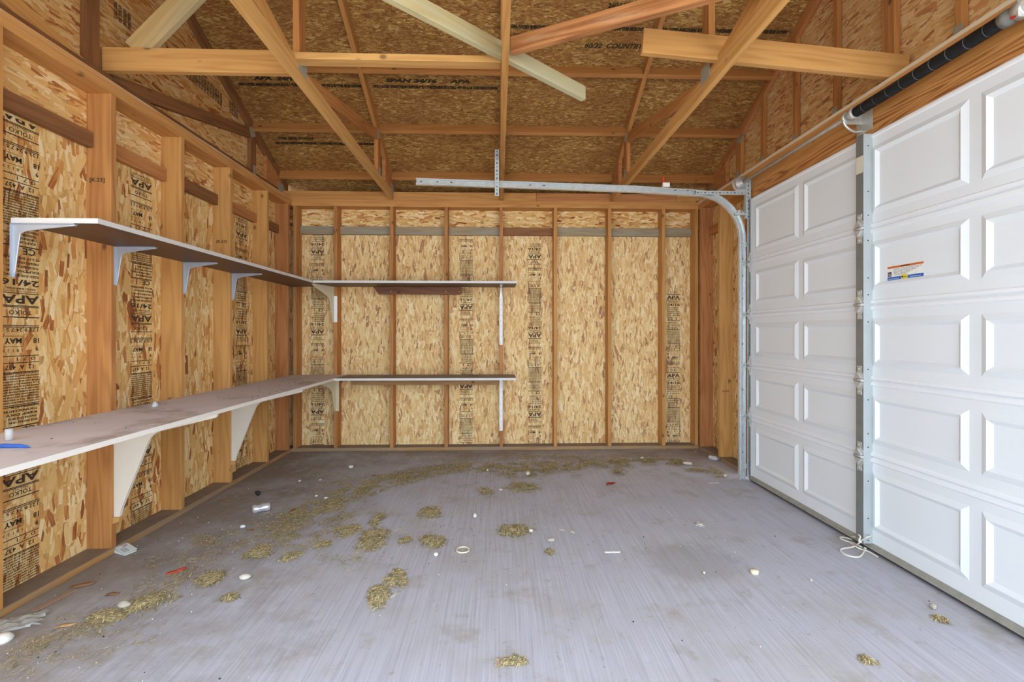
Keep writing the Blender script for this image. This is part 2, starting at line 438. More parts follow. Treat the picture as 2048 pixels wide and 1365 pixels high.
# ------------------------------------------------------------------ dimensions
XW = 2.25            # inner face of the studs of the side walls
XO = 2.39            # inner face of the sheathing
YB = 5.12; YBO = 5.26
PT0, PT1 = 2.69, 2.766     # double top plate
RIDGE = 2.76; YF = 2*RIDGE-YBO
def zl(y):                  # lower edge of the top chords
    return 3.235+.5*(4.515-y) if y >= RIDGE else zl(2*RIDGE-y)
VT = .0994                  # top chord, measured upright

# ------------------------------------------------------------------ setting: floor, sheathed walls, roof
bm = bmesh.new(); box(bm, -2.55, 2.55, YF-.02, 5.42, -.12, 0)
tag(bm_obj('floor', bm, 'concrete'), kind='structure')
bm = bmesh.new(); box(bm, -14, 14, -16, YF-.02, -.16, -.04)  # unseen ground outside, put in to bounce daylight up to the ceiling
tag(bm_obj('ground', bm, 'outside'), kind='structure')

SEAM = 2.45
def gable_wall(name, x0, x1, mats, opening=None):
    bm = bmesh.new()
    y0, y1 = YF, YBO+.011
    if opening is None: box(bm, x0, x1, y0, y1, 0, SEAM, 0)
    else:
        box(bm, x0, x1, y0, opening[0], 0, SEAM, 0); box(bm, x0, x1, opening[1], y1, 0, SEAM, 0)
    box(bm, x0, x1, y0, y1, SEAM, 2.78, 1)
    prism(bm, [(y0, 2.78), (y1, 2.78), (y1, zl(y1)+VT), (RIDGE, zl(RIDGE)+VT), (y0, zl(y1)+VT)], 'x', x0, x1, 2)
    return tag(bm_obj(name, bm, mats), kind='structure')
WL = gable_wall('wall_left', -XO-.011, -XO, ['osb_left', 'osb_left_top', 'osb_gable'])
WR = gable_wall('wall_right', XO+.045, XO+.056, ['osb_right', 'osb_right', 'osb_right_gable'], (1.38, 4.06))
# the right wall's lower sheathing sits on the studs
bm = bmesh.new(); box(bm, XO, XO+.011, 4.06, YBO+.011, 0, 2.69, 0)
for f in list(bm.faces): f.material_index = 0
bm_obj('sheathing_panel', bm, 'osb_right', WR)
bm = bmesh.new(); box(bm, -XO, XO+.045, YBO, YBO+.011, 0, SEAM, 0); box(bm, -XO, XO+.045, YBO, YBO+.011, SEAM, 2.77, 1)
WB = tag(bm_obj('wall_back', bm, ['osb_back', 'osb_back_top']), kind='structure')
bm = bmesh.new()
for s_ in (1, -1):
    pts = []
    for y in (RIDGE, YBO+.25):
        z = zl(y)+VT if y <= YBO else zl(YBO)+VT-.5*(y-YBO)
        pts.append((RIDGE+s_*(y-RIDGE), z))
    prism(bm, [pts[0], pts[1], (pts[1][0], pts[1][1]+.013), (pts[0][0], pts[0][1]+.013)], 'x', -2.62, 2.68)
RF = tag(bm_obj('ceiling', bm, 'osb_roof'), kind='structure')

bm = bmesh.new(); box(bm, -2.62, 2.68, YBO+.24, YBO+.252, 2.62, 2.86); box(bm, -2.62, 2.68, YBO+.011, YBO+.24, 2.62, 2.632)
tag(bm_obj('trim_1', bm, 'osb_roof'), kind='structure')

# ---- printed grade stamps on the sheathing
LINES = ['THE ENGINEERED WOOD ASSOCIATION', 'RATED SHEATHING', 'SIZED FOR SPACING', 'EXPOSURE 1', 'THICKNESS 0.437 IN.', 'STRENGTH AXIS THIS WAY',
         'PS 2-10  SHEATHING', 'PRP-108  HUD-UM-40', '7/16 CATEGORY', 'SPAN RATING 24/16', 'THIS SIDE DOWN', 'KEEP DRY', 'EDGE SPACING 1/8 IN.']
def stamp_unit(bm, o, ex, ey, w, rnd):
    """one repeat of the printing, 0.9 m long, reading downwards from o"""
    o = Vector(o); ex = Vector(ex); ey = Vector(ey)
    def T(t, s, d, x=0, ww=None, b=0): text_into(bm, t, s, o+ex*x-ey*d, ex, ey, ww, 0, b)
    def R(d, th=.004, x0=0, x1=None): quad(bm, o, ex, ey, x0, w if x1 is None else x1, -d, -d+th)
    R(.005, .005); T('TOLKO', .03, .036, w*.2, w*.6, .0005); T('MILL 433', .013, .050, w*.3, w*.4)
    R(.062); R(.056); T('APA', .058, .112, 0, w, .0016); R(.124); T(LINES[0], .010, .136, 0, w)
    T('RATED SHEATHING', .013, .150, w*.1, w*.8, .0003); T('24/16', .042, .190, 0, w, .001)
    d = .205
    for i in range(5):
        T(LINES[2+i], .016, d+.012, 0, w*rnd.uniform(.8, 1), .0005); d += .022
    T('CE', .045, d+.036, w*.1, w*.35, .001); T('1', .045, d+.036, w*.7, None, .001); R(d+.046, .006); d += .058
    for i in range(5):
        T(rnd.choice(LINES), .015, d+.012, w*rnd.uniform(0, .1), w*rnd.uniform(.75, .9), .0005); d += .019
    R(d); R(d-.008); d += .006
    for i in range(12):
        T(rnd.choice(LINES)+' '+rnd.choice(LINES), .011, d+.009, 0, w, .0004); d += .013
    R(d); d += .012
    T('12  A  437', .03, d+.022, w*.15, w*.75, .0007); quad(bm, o, ex, ey, w-.006, w, -d-.06, -d+.01); d += .035
    R(d, .004, w*.0); T('0 7 1', .026, d+.026, w*.1, w*.5); R(d+.034, .004)
    d += .05
    T('1 8 1 2 3', .02, d+.016, w*.45, w*.5); T('9', .03, d+.026, w*.02, None, .001)
    d += .04
    T('MAY', .036, d+.03, w*.47, w*.45, .0012); T('18', .036, d+.03, w*.0, None, .001)
    for a, b, c, e in ((.43, .44, -.042, .008), (.96, .97, -.042, .008)):
        quad(bm, o, ex, ey, w*a, w*b, -d+c, -d+e)
    R(d+.042, .002, w*.43, w*.97); R(d-.010, .002, w*.43, w*.97)
    d += .06
    T('J 22 8 24 7 5 5', .024, d+.02, 0, w, .0005); R(d+.028); R(d+.036)
def stamp_column(o_top, ex, ey, w, z_hi, z_lo, parent, start, seed=1):
    """repeat the unit along the sheet and trim it to the stretch between z_lo and z_hi"""
    rnd = random.Random(seed); bm = bmesh.new()
    up = Vector(ey).z > 0
    for k in range(-3, 5):
        z = start + k*.9*(1 if not up else -1)
        stamp_unit(bm, (o_top[0], o_top[1], z), ex, ey, w, rnd)
    for co, no in (((0, 0, z_hi), (0, 0, 1)), ((0, 0, z_lo), (0, 0, -1))):
        bmesh.ops.bisect_plane(bm, geom=list(bm.verts)+list(bm.edges)+list(bm.faces), plane_co=co, plane_no=no, clear_outer=True)
    me = bpy.data.meshes.new('grade_stamp'); bm.to_mesh(me); bm.free()
    return link('grade_stamp', me, 'ink', parent)
e = .0015
# left wall, upside down (reading towards -z); seen from inside, +y runs to the right
for i, (yc, st) in enumerate(((2.385, 1.37), (3.17, 1.30), (4.38, 1.22))):
    stamp_column((-XO+e, yc+.095, 0), (0, -1, 0), (0, 0, -1), .185, SEAM-.09, .03, WL, st, 3+i)
for i, (xc, st, up, hi) in enumerate(((-2.027, 1.22, 0, 2.41), (-.36, 1.5, 0, 2.41), (.42, 1.18, 0, 2.32), (2.02, 1.80, 1, 1.78))):
    if up: stamp_column((xc-.075, YBO-e, 0), (1, 0, 0), (0, 0, 1), .15, hi, .03, WB, st, 20+i)
    else: stamp_column((xc+.075, YBO-e, 0), (-1, 0, 0), (0, 0, -1), .15, hi, .03, WB, st, 20+i)
# left gable: a long printed line
bm = bmesh.new()
rg = random.Random(5); y = 2.95
while y < 4.75:
    text_into(bm, rg.choice(['APA RATED 24/16', 'SHEATHING EXPOSURE 1', 'THIS SIDE DOWN 7/16', 'PS 2-10 MILL 433']), .035, (-XO+e, y, 3.37), (0, 0, -1), (0, 1, 0), .11, 0, .0015); y += .036
    if rg.random() < .12: y += .10
me = bpy.data.meshes.new('grade_stamp'); bm.to_mesh(me); bm.free(); link('grade_stamp', me, 'ink', WL)
# roof prints
sl = Vector((0, -1, .5)).normalized(); nn = Vector((0, .5, 1)).normalized()
def roof_print(txt, x0, x1, y, h, b=.002, sh=.0):
    bm = bmesh.new(); z = zl(y)+VT
    text_into(bm, txt, h, Vector((x0, y, z))-nn*.0025, (1, 0, 0), sl, x1-x0, 0, b, sh)
    me = bpy.data.meshes.new('grade_stamp'); bm.to_mesh(me); bm.free(); link('grade_stamp', me, 'roof_ink', RF)
LONG = 'APA RATED SHEATHING EXPOSURE 1 THICKNESS 7/16 MILL 433 PS 2-10 THIS SIDE DOWN'
roof_print(LONG, -2.30, -1.22, 4.18, .034, .0035); roof_print('APA  24/16', -2.15, -1.75, 4.13, .05, .003, .3)
roof_print(LONG, -1.12, 0.0, 4.18, .034, .0035); roof_print('SPAN 24/16     APA', -1.0, -.25, 4.13, .045, .003, .3)
roof_print(LONG, -2.25, -1.22, 4.75, .034, .004); roof_print('THIS SIDE DOWN', -2.2, -1.85, 4.70, .04, .003)
roof_print(LONG, .10, 1.22, 3.70, .034, .0035); roof_print('24/16 SIZED FOR SPACING', .12, .6, 3.76, .04, .002, .3)
roof_print(LONG, 1.32, 2.35, 3.70, .034, .0035); roof_print('GP', 2.12, 2.22, 3.83, .06, .004, .3)
roof_print('60/32  COUNTRY', .72, 1.22, 3.83, .055, .002, .3); roof_print('24/16 HUD-UM-40', .85, 1.22, 3.55, .045, .003)

# ------------------------------------------------------------------ wall framing
def stud(p, z0, z1, axis, mat, label, group, w=.14):
    """upright 2x6; axis 'x' = its wide side lies along x (side walls), 'y' = along y (back wall)"""
    up = (1, 0, 0) if axis == 'x' else (0, 1, 0)
    o = board('stud', (p[0], p[1], z0), (p[0], p[1], z1), w, .038, mat, up)
    return tag(o, label, 'stud', group)
LG = 'studs of the left wall'
lst = [(2.135, 'fir', 'left wall stud cut by the photo edge, behind the nearest steel bracket'),
       (2.758, 'fir_orange', 'wide orange stud on the left wall standing behind the white paper on the floor'),
       (3.352, 'fir', 'left wall stud next beyond the wide orange one'),
       (3.953, 'fir_tan', 'light tan left wall stud carrying the farther white plywood bracket'),
       (4.575, 'fir_tan', 'narrow-looking left wall stud next to last before the back corner'),
       (5.030, 'fir_red', 'reddish corner stud of the left wall beside the back wall')]
LS = []
for y, m, l in lst:
    LS.append(stud((-(XW+XO)/2, y+.019), .038, PT0, 'x', m, l, LG))
BG = 'studs of the back wall'
bst = [(-2.219, 'fir_orange', 'first stud of the back wall, tight in the left corner'),
       (-1.78, 'fir_orange', 'back wall stud holding the cream corner brackets'),
       (-1.17, 'fir_orange', 'back wall stud behind the left end of the dark brown ledger strip'),
       (-.572, 'fir_orange', 'back wall stud near the right end of the dark brown ledger strip'),
       (.037, 'fir_red', 'back wall stud carrying the two long white bracket strips'),
       (.64, 'fir', 'first free back wall stud right of the shelf ends'),
       (1.248, 'fir', 'back wall stud midway between the shelf ends and the right corner'),
       (1.857, 'fir', 'broad back wall stud beside the last printed panel, next to last on the right'),
       (2.231, 'fir', 'last stud of the back wall, in the right corner')]
for x, m, l in bst:
    stud((x, (YB+YBO)/2, 0), .038, PT0, 'y', m, l, BG)
RG = 'studs of the right wall'
for y, m, l in [(5.062, 'fir_red', 'knotty reddish corner stud of the right wall'),
                (4.62, 'fir_tan', 'light tan right wall stud standing between the corner and the door track'),
                (4.10, 'fir_orange', 'right wall stud tucked behind the steel door track')]:
    o = stud(((XW+XO)/2, y+.019), .038, PT0 if y > 4.2 else 2.43, 'x', m, l, RG)
    if y == 4.62:
        bm = bmesh.new(); text_into(bm, 'K:23', .022, (XW+.03, y-.0012, .70), (1, 0, 0), (0, 0, 1), .06, 0, .0005)
        g = bmesh.new(); bmesh.ops.transform(bm, matrix=o.matrix_world.inverted(), verts=bm.verts)
        me = bpy.data.meshes.new('grade_stamp'); bm.to_mesh(me); bm.free(); g.free(); link('grade_stamp', me, 'ink', o)
for k, z, x0 in ((1, 1.955+.22, -XO+.02), (3, 2.055, -XO+.03)):
    o = LS[k]; y = lst[k][0]
    bm = bmesh.new(); text_into(bm, '[K:23]', .03, (x0, y-.0012, z), (1, 0, 0), (0, 0, 1), .085, 0, .0006)
    bmesh.ops.transform(bm, matrix=o.matrix_world.inverted(), verts=bm.verts)
    me = bpy.data.meshes.new('grade_stamp'); bm.to_mesh(me); bm.free(); link('grade_stamp', me, 'ink', o)

# plates
def plate(name, p0, p1, mat, label, t=.038, w=.14, up=(0, 1, 0)):
    o = board(name, p0, p1, w, t, mat, up)
    if mat == 'sill_wood':
        o.data.materials.append(M['dust']); R = o.matrix_world.to_3x3()
        for f in o.data.polygons:
            if (R @ f.normal).z > .6: f.material_index = 1
    return tag(o, label, 'wall plate')
xc = (XW+XO)/2; yc = (YB+YBO)/2
plate('bottom_plate', (-xc, YF, .019), (-xc, YB, .019), 'sill_wood', 'dusty bottom plate along the foot of the left wall', up=(1, 0, 0))
plate('bottom_plate', (-XO, yc, .019), (XO, yc, .019), 'sill_wood', 'bottom plate along the foot of the back wall')
plate('bottom_plate', (xc, 4.10, .019), (xc, YB, .019), 'sill_wood', 'short bottom plate of the right wall between door track and corner', up=(1, 0, 0))
zt = (PT0+.019, PT0+.057)
for z, l in zip(zt, ('lower', 'upper')):
    plate('top_plate', (-xc, YF, z), (-xc, YB, z), 'plate_patchy' if l == 'upper' else 'plate_wood', l+' top plate board running along the left wall', up=(1, 0, 0))
    plate('top_plate', (-XO, yc, z), (XO, yc, z), 'plate_wood', l+' top plate board running along the back wall')
    plate('top_plate', (xc, YF, z), (xc, YB, z), 'plate_sprayed' if l == 'upper' else 'plate_wood', l+' top plate board running above the garage door header', up=(1, 0, 0))
tag(board('header_beam', (xc, 1.30, 2.5125), (xc, 4.14, 2.5125), .155, .14, 'header_wood'), 'coarse-grained brown header beam directly above the garage door', 'beam')
tag(board('header_board', (xc, 1.30, 2.640), (xc, 4.58, 2.640), .098, .14, 'fir'), 'lighter board lying between the header beam and the top plates', 'beam')

# blocking at the 8 ft seam
edges = [-2.219]+[x for x, _, _ in bst[1:-1]]+[2.231]
names = ['in the left corner', 'left of the dark ledger', 'above the dark ledger strip', 'left of the white bracket strips',
         'just right of the shelf ends', 'third bay from the right corner', 'second bay from the right corner', 'in the right corner']
for i in range(8):
    a, b = edges[i]+.0195, edges[i+1]-.0195
    m = 'fir_brown' if i == 4 else 'weathered'
    tag(board('blocking_board', (a, 5.236, 2.447), (b, 5.236, 2.447), .089, .038, m),
        ('brown ' if i == 4 else 'grey weathered ')+'blocking board high on the back wall '+names[i], 'blocking', 'blocking between the back studs')
ly = [YF]+[s[0] for s in lst]
lb = ['at the left photo edge', 'left of the wide orange stud', 'right of the wide orange stud', 'third from the left edge', 'fourth from the left edge', 'nearest the back corner']
for i in range(6):
    a = ly[i]+.0385 if i else YF; b = ly[i+1]-.0005
    if i == 0: a = 1.62
    tag(board('blocking_board', (-2.366, a, 2.415), (-2.366, b, 2.415), .089, .038, 'fir_brown' if i % 2 else 'fir_red'),
        'brown blocking between left wall studs, '+lb[i], 'blocking', 'blocking between the left studs')
tag(board('blocking_board', (2.366, 4.659, 2.43), (2.366, 5.061, 2.43), .089, .038, 'fir_red'), 'short red-brown blocking board near the right corner of the wall', 'blocking')

# ------------------------------------------------------------------ trusses
def top_chord(parent, side, mat):
    def Y(y): return y if side > 0 else 2*RIDGE-y
    yo, yi = YBO, RIDGE
    o0 = (Y(yo), zl(yo)+VT/2); o1 = (Y(yi), zl(yi)+VT/2)
    cuts = [(side, 0, side*Y(yo)), (-side, 0, -side*RIDGE), (0, -1, -2.8555)]
    return member('top_chord', o1, o0, .0889, cuts, mat, parent)
def gusset(parent, y, z, w, h, ang=0, side=1):
    bm = bmesh.new()
    box(bm, side*.0192, side*.0208, -w/2, w/2, -h/2, h/2)
    n = 5
    for i in range(n):
        for j in range(n+2):
            a = -w/2+(i+.5)*w/n; b = -h/2+(j+.5)*h/(n+2)
            box(bm, side*.0207, side*.0216, a-w*.035, a+w*.035, b-h*.03, b+h*.03)
    return bm_obj('connector_plate', bm, 'gusset', parent, (0, y-parent.location.y, z-parent.location.z), (ang, 0, 0))
def truss(x, label, gable=False, mats=('fir_tan', 'roof_lumber', 'fir_orange'), faces=(1,)):
    t = empty('roof_truss', (x, RIDGE, 2.766), label, 'roof truss')
    bc, tc, wb = mats
    member('bottom_chord', (YF, 2.8105), (YBO, 2.8105), .0885, [(0, -1, -2.7665), (1, 0, YBO), (-1, 0, -YF)], bc, t)
    for s in (1, -1): top_chord(t, s, tc)
    def under(side):   # below the top chord
        # z <= zl(y)
        if side > 0: return (.5, 1, 3.235+.5*4.515)
        return (-.5, 1, 3.235+.5*4.515-.5*2*RIDGE)
    member('king_post', (RIDGE, 2.86), (RIDGE, 4.1), .089, [(0, -1, -2.8555), under(1), under(-1)], wb, t)
    for s in (1, -1):
        def Y(y): return y if s > 0 else 2*RIDGE-y
        yk = Y(RIDGE+.0455)
        # web from the foot of the king post up to the top chord
        if gable != 2: member('web', (Y(2.83), 2.815), (Y(4.475), 3.205), .089,
               [(0, -1, -2.8555), (-s, 0, -s*yk), (s, 0, s*Y(4.4795)), under(s)], wb if s > 0 else 'fir', t)
        member('web', (Y(4.525), 2.86), (Y(4.525), 3.23), .089, [(0, -1, -2.8555), under(s)], wb, t)
        # heel wedge
        lo = [(Y(4.78), 2.8555), (Y(5.2), 2.8555), (Y(5.2), 2.888), (Y(4.78), zl(4.78)-.001)]
        bm = bmesh.new(); prism(bm, [(p[0]-RIDGE, p[1]-2.766) for p in lo], 'x', -.018, .018)
        bm_obj('heel_wedge', bm, 'fir_red', t)
    for f in faces:
        if not gable: gusset(t, 2.76, 2.868, .12, .10, 0, f)
        gusset(t, 4.50, 3.225, .09, .09, .46, f)
        gusset(t, 4.54, 2.872, .05, .09, 0, f); gusset(t, 5.08, 2.87, .12, .10, 0, f)
    return t
truss(-1.17, 'roof truss left of centre whose bottom chord crosses the upper left of the photo', mats=('fir_tan', 'roof_lumber', 'fir_orange'), faces=(1,))
truss(.04, 'centre roof truss running straight away overhead, with the perforated track hanger on it', mats=('fir', 'roof_lumber', 'fir'), faces=(1,))
truss(1.275, 'roof truss right of centre crossing the ragged 2x6 brace', mats=('fir_tan', 'roof_lumber', 'fir_orange'), faces=(-1,))
tl = truss(-2.371+.0, 'gable truss standing on the left wall against the strand board', gable=True, mats=('fir_brown', 'fir_brown', 'fir_brown'), faces=(1,))
trr = truss(2.41, 'gable truss above the garage door with upright gable studs', gable=2, mats=('pale', 'fir_red', 'fir_orange'), faces=(-1,))
for y in (4.12, 3.66, 3.21, 2.33, 1.9):
    member('gable_stud', (y, 2.86), (y, 4.1), .038, [(0, -1, -2.8555), ((.5, 1, 3.235+.5*4.515) if y > RIDGE else (-.5, 1, 3.235+.5*4.515-RIDGE)) ], 'fir_orange', trr, t=.036)
    gusset(trr, y, 2.872, .05, .05, 0, -1)
    
# purlins between the trusses
rows = [(5.065, 'lowest row'), (4.52, 'middle row'), (3.975, 'top row in view')]
bays = [(-2.351, -1.19, 'left bay'), (-1.15, .02, 'bay left of the centre truss'), (.06, 1.255, 'bay right of the centre truss'), (1.295, 2.39, 'right bay')]
ud = Vector((0, .4472, .8944))
for y, rn in rows:
    for a, b, bn in bays:
        base = Vector((0, y, zl(y))) + Vector((0, 0, VT/2-.0005))
        p0 = Vector((a, base.y, base.z)); p1 = Vector((b, base.y, base.z))
        tag(board('purlin', p0, p1, .0885, .038, 'roof_lumber', ud), 'brown roof purlin, '+rn+', '+bn, 'purlin', 'purlins between the trusses')
# eave blocking over the back top plate
for a, b, m, l in [(-2.35, -1.191, 'fir', 'left of the left-of-centre truss'), (-1.149, .019, 'fir', 'left of the centre truss'),
                   (.061, .425, 'fir', 'short tan piece just right of the centre truss'), (.428, 1.254, 'fir_red', 'dark knotty piece left of the right-of-centre truss'),
                   (1.296, 2.0, 'fir_red', 'right of the right-of-centre truss'), (2.003, 2.389, 'fir', 'shortest piece in the right corner')]:
    tag(board('eave_block', (a, 5.14, 2.8105), (b, 5.14, 2.8105), .088, .038, m), 'eave blocking on the back top plate, '+l, 'blocking')

# loose bracing laid over the bottom chords
zc = 2.8555
tag(board('lateral_brace', (-2.35, 2.835, zc+.07), (-1.195, 2.835, zc+.07), .14, .038, 'fir_tan'), 'knotty board on edge between the left gable and the truss left of centre', 'brace')
tag(board('lateral_brace', (-1.22, 2.70, zc+.0195), (.018, 2.70, zc+.0195), .038, .075, 'fir_tan'), 'bright flat board lying across the two trusses left of centre', 'brace')
o = board('diagonal_brace', (-2.22, 2.90, 3.02), (-1.42, 2.90, 3.86), .14, .038, 'pale', (-1, 0, 1)); tag(o, 'pale board slanting up to the ridge at the upper left', 'brace')
tag(board('diagonal_brace', (-1.50, 1.375, zc+.0445), (.575, 3.085, zc+.0445), .089, .038, 'grey_green'), 'grey-green mottled brace ending freely right of the centre truss', 'brace')
tag(board('diagonal_brace', (.078, 2.585, zc+.0445), (1.35, 1.98, zc+.0445), .089, .038, 'brace_orange'), 'orange-brown brace with white paint specks rising from the centre truss', 'brace')
tag(board('lateral_brace', (.825, 2.62, 2.962), (2.385, 2.628, 2.840), .14, .038, 'fir_tan'), 'ragged 2x6 board laid from the right truss to the door gable', 'brace')

# ------------------------------------------------------------------ shelves
def shelf(name, x0, x1, y0, y1, z0, z1, mats, label):
    bm = bmesh.new(); box(bm, x0, x1, y0, y1, z0, z1)
    bm.normal_update()
    for f in bm.faces: f.material_index = 0 if f.normal.z > .9 else (1 if f.normal.z < -.9 else 2)
    for f in bm.faces: f.normal_update()
    return tag(bm_obj(name, bm, mats), label, 'shelf')
UZ0, UZ1, LZ0, LZ1 = 1.803, 1.827, .817, .840
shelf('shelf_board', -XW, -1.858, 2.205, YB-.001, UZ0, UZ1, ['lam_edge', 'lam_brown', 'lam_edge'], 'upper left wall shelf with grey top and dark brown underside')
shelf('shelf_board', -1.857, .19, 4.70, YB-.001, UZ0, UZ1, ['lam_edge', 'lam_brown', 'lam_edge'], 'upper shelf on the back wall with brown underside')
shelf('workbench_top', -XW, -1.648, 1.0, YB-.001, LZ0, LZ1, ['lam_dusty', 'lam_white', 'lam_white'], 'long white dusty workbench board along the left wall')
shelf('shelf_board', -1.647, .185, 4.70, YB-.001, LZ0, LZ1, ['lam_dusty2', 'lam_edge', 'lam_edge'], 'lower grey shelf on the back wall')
bm = bmesh.new(); prism(bm, [(-1.36, UZ0-.001), (-.40, UZ0-.001), (-.40, 1.735), (-.42, 1.722), (-1.30, 1.722)], 'y', YB-.04, YB-.0005)
lg = tag(bm_obj('ledger_strip', bm, 'ledger'), 'dark brown ledger strip under the upper back shelf', 'ledger')
for x in (-1.17, -.57, -.42):
    bm = bmesh.new(); lathe(bm, [(.006, 0), (.005, -.004), (.001, -.006)], 8, 'y', (x, YB-.04, 1.752)); bm_obj('screw', bm, 'zinc', lg)
tag(board('ledger_strip', (-1.60, YB-.02, .772), (.01, YB-.02, .772), .085, .038, 'ledger_tan'), 'tan ledger board under the lower back shelf', 'ledger')

def arc_pts(cx, cz, r, a0, a1, n=6):
    return [(cx+r*math.cos(math.radians(a0+(a1-a0)*i/n)), cz+r*math.sin(math.radians(a0+(a1-a0)*i/n))) for i in range(n+1)]
def steel_bracket(y, arm, leg, label, x=-XW):
    t = empty('shelf_bracket', (x, y, UZ0-.001), label, 'shelf bracket', 'grey steel brackets under the upper left shelf')
    pts = [(0.0005, 0), (arm, 0), (arm, -.007), (.085, -.028)]+[(.045+.0*i, -.04) for i in range(1)]+[(.034, -.055), (.009, -leg), (0.0005, -leg)]
    bm = bmesh.new(); prism(bm, pts, 'y', -.0025, .0025); bm_obj('web', bm, 'bracket_steel', t)
    bm = bmesh.new(); prism(bm, [(0.0005, 0), (arm, 0), (arm, -.003), (0.0005, -.003)], 'y', -.0135, .0135)
    prism(bm, [(.0035, -.003), (.0005, -.003), (.0005, -leg), (.0035, -leg)], 'y', -.0135, .0135); bm_obj('flange', bm, 'bracket_steel', t)
    # rolled inner lip
    bm = bmesh.new(); tube(bm, catmull([(arm-.004, 0, -.007), (.085, 0, -.029), (.045, 0, -.042), (.033, 0, -.058), (.008, 0, -leg+.002)], 5), .0035, 6); bm_obj('lip', bm, 'bracket_steel', t)
    bm = bmesh.new(); lathe(bm, [(.007, 0), (.006, -.004), (.002, -.006)], 10, 'z', (arm-.01, .008, -.004)); bm_obj('screw', bm, 'zinc', t)
    bm = bmesh.new(); lathe(bm, [(.005, 0), (.004, .003), (.001, .004)], 8, 'x', (.0036, .008, -leg+.02)); bm_obj('screw', bm, 'zinc', t)
steel_bracket(2.212, .285, .25, 'grey steel bracket under the near end of the upper left shelf')
steel_bracket(2.79, .235, .225, 'grey steel bracket under the upper shelf on the wide orange stud')
steel_bracket(3.387, .235, .225, 'grey steel bracket under the upper left shelf, second from the corner')
steel_bracket(3.99, .245, .225, 'whitish steel bracket under the upper left shelf nearest the corner')

def ply_bracket(y, label):
    t = tag(bpy.data.objects.new('bench_bracket', None), label, 'shelf bracket', 'white plywood brackets under the workbench')
    C.objects.link(t); t.location = (-XW, y, LZ0-.001)
    pts = [(0.0005, 0), (.585, 0), (.595, -.006), (.585, -.022)]+[(.262, -.100), (.232, -.112), (.208, -.135)]+[(.195, -.165), (.04, -.56), (.034, -.60), (0.0005, -.60)]
    bm = bmesh.new(); prism(bm, pts, 'y', -.009, .009); bevel(bm, .001); bm_obj('panel', bm, 'bracket_white', t)
    bm = bmesh.new(); prism(bm, [(0.0005, -.60), (.036, -.60), (.036, -.625), (.0005, -.64)], 'y', -.016, .016); bm_obj('foot_block', bm, 'fir_tan', t)
    return t
ply_bracket(2.785, 'large white plywood bracket under the workbench near the paper on the floor')
ply_bracket(3.98, 'white plywood bracket under the middle of the workbench')
ply_bracket(1.60, 'white plywood bracket under the near end of the workbench beyond the photo edge') if False else None

def cream_bracket(x, zt, leg, ang, label, strip):
    t = empty('shelf_bracket', (x, YB-.001, zt-.001), label, 'shelf bracket', 'cream corner brackets')
    t.rotation_euler.z = ang
    pts = [(0, 0), (-.37, 0), (-.375, -.014), (-.34, -.03), (-.13, -.105), (-.085, -.14), (-.065, -.20), (-.02, -leg), (0, -leg)]
    bm = bmesh.new(); prism(bm, pts, 'x', -.003, .003); bm_obj('web', bm, 'bracket_cream', t)
    bm = bmesh.new(); prism(bm, [(0, -.002), (-.37, -.002), (-.37, 0), (0, 0)], 'x', -.018, .018); bm_obj('flange', bm, 'bracket_cream', t)
    bm = bmesh.new(); box(bm, -.0, .036, -.004, 0, -leg, -strip); o = bm_obj('wall_strip', bm, 'bracket_cream' if zt < 1 else 'strip_white', t)
    o.rotation_euler.z = -ang
    for d in (-.33, -.10):
        bm = bmesh.new(); lathe(bm, [(.006, 0), (.005, -.004), (.001, -.006)], 8, 'z', (-.008, d, -.003)); bm_obj('screw', bm, 'zinc', t)
cream_bracket(-1.795, UZ0, .385, math.radians(-14), 'cream bracket with white wall strip in the corner under the upper shelves', .10)
cream_bracket(-1.775, LZ0, .375, math.radians(-14), 'cream bracket in the corner under the lower shelves', .03)
def strip_bracket(zt, leg, top, label):
    t = empty('shelf_bracket', (.035, YB-.001, zt-.001), label, 'shelf bracket', 'long white bracket strips at the shelf ends')
    bm = bmesh.new(); box(bm, -.018, .018, -.004, 0, -leg, -top); o = bm_obj('wall_strip', bm, 'strip_white', t)
    n = 9
    for i in range(n):
        bm = bmesh.new(); z = -leg+.03+(leg-top-.06)*i/(n-1); lathe(bm, [(.003, -.0042), (.003, -.0048)], 8, 'y', (.004 if i % 2 else -.004, 0, z)); bm_obj('screw_hole', bm, 'hole', t)
    bm = bmesh.new(); box(bm, -.012, .012, -.003, 0, -top, 0); bm_obj('upper_leg', bm, 'zinc', t)
    bm = bmesh.new(); box(bm, -.012, .012, -.33, -.003, -.003, 0); bm_obj('arm', bm, 'zinc', t)
    bm = bmesh.new(); prism(bm, [(-.004, -.003), (-.20, -.003), (-.20, -.008), (-.05, -.03), (-.004, -top)], 'x', -.0015, .0015); bm_obj('web', bm, 'zinc', t)
strip_bracket(UZ0, .635, .10, 'long white bracket strip at the right end of the upper back shelf')
strip_bracket(LZ0, .60, .008, 'long white bracket strip at the right end of the lower back shelf')

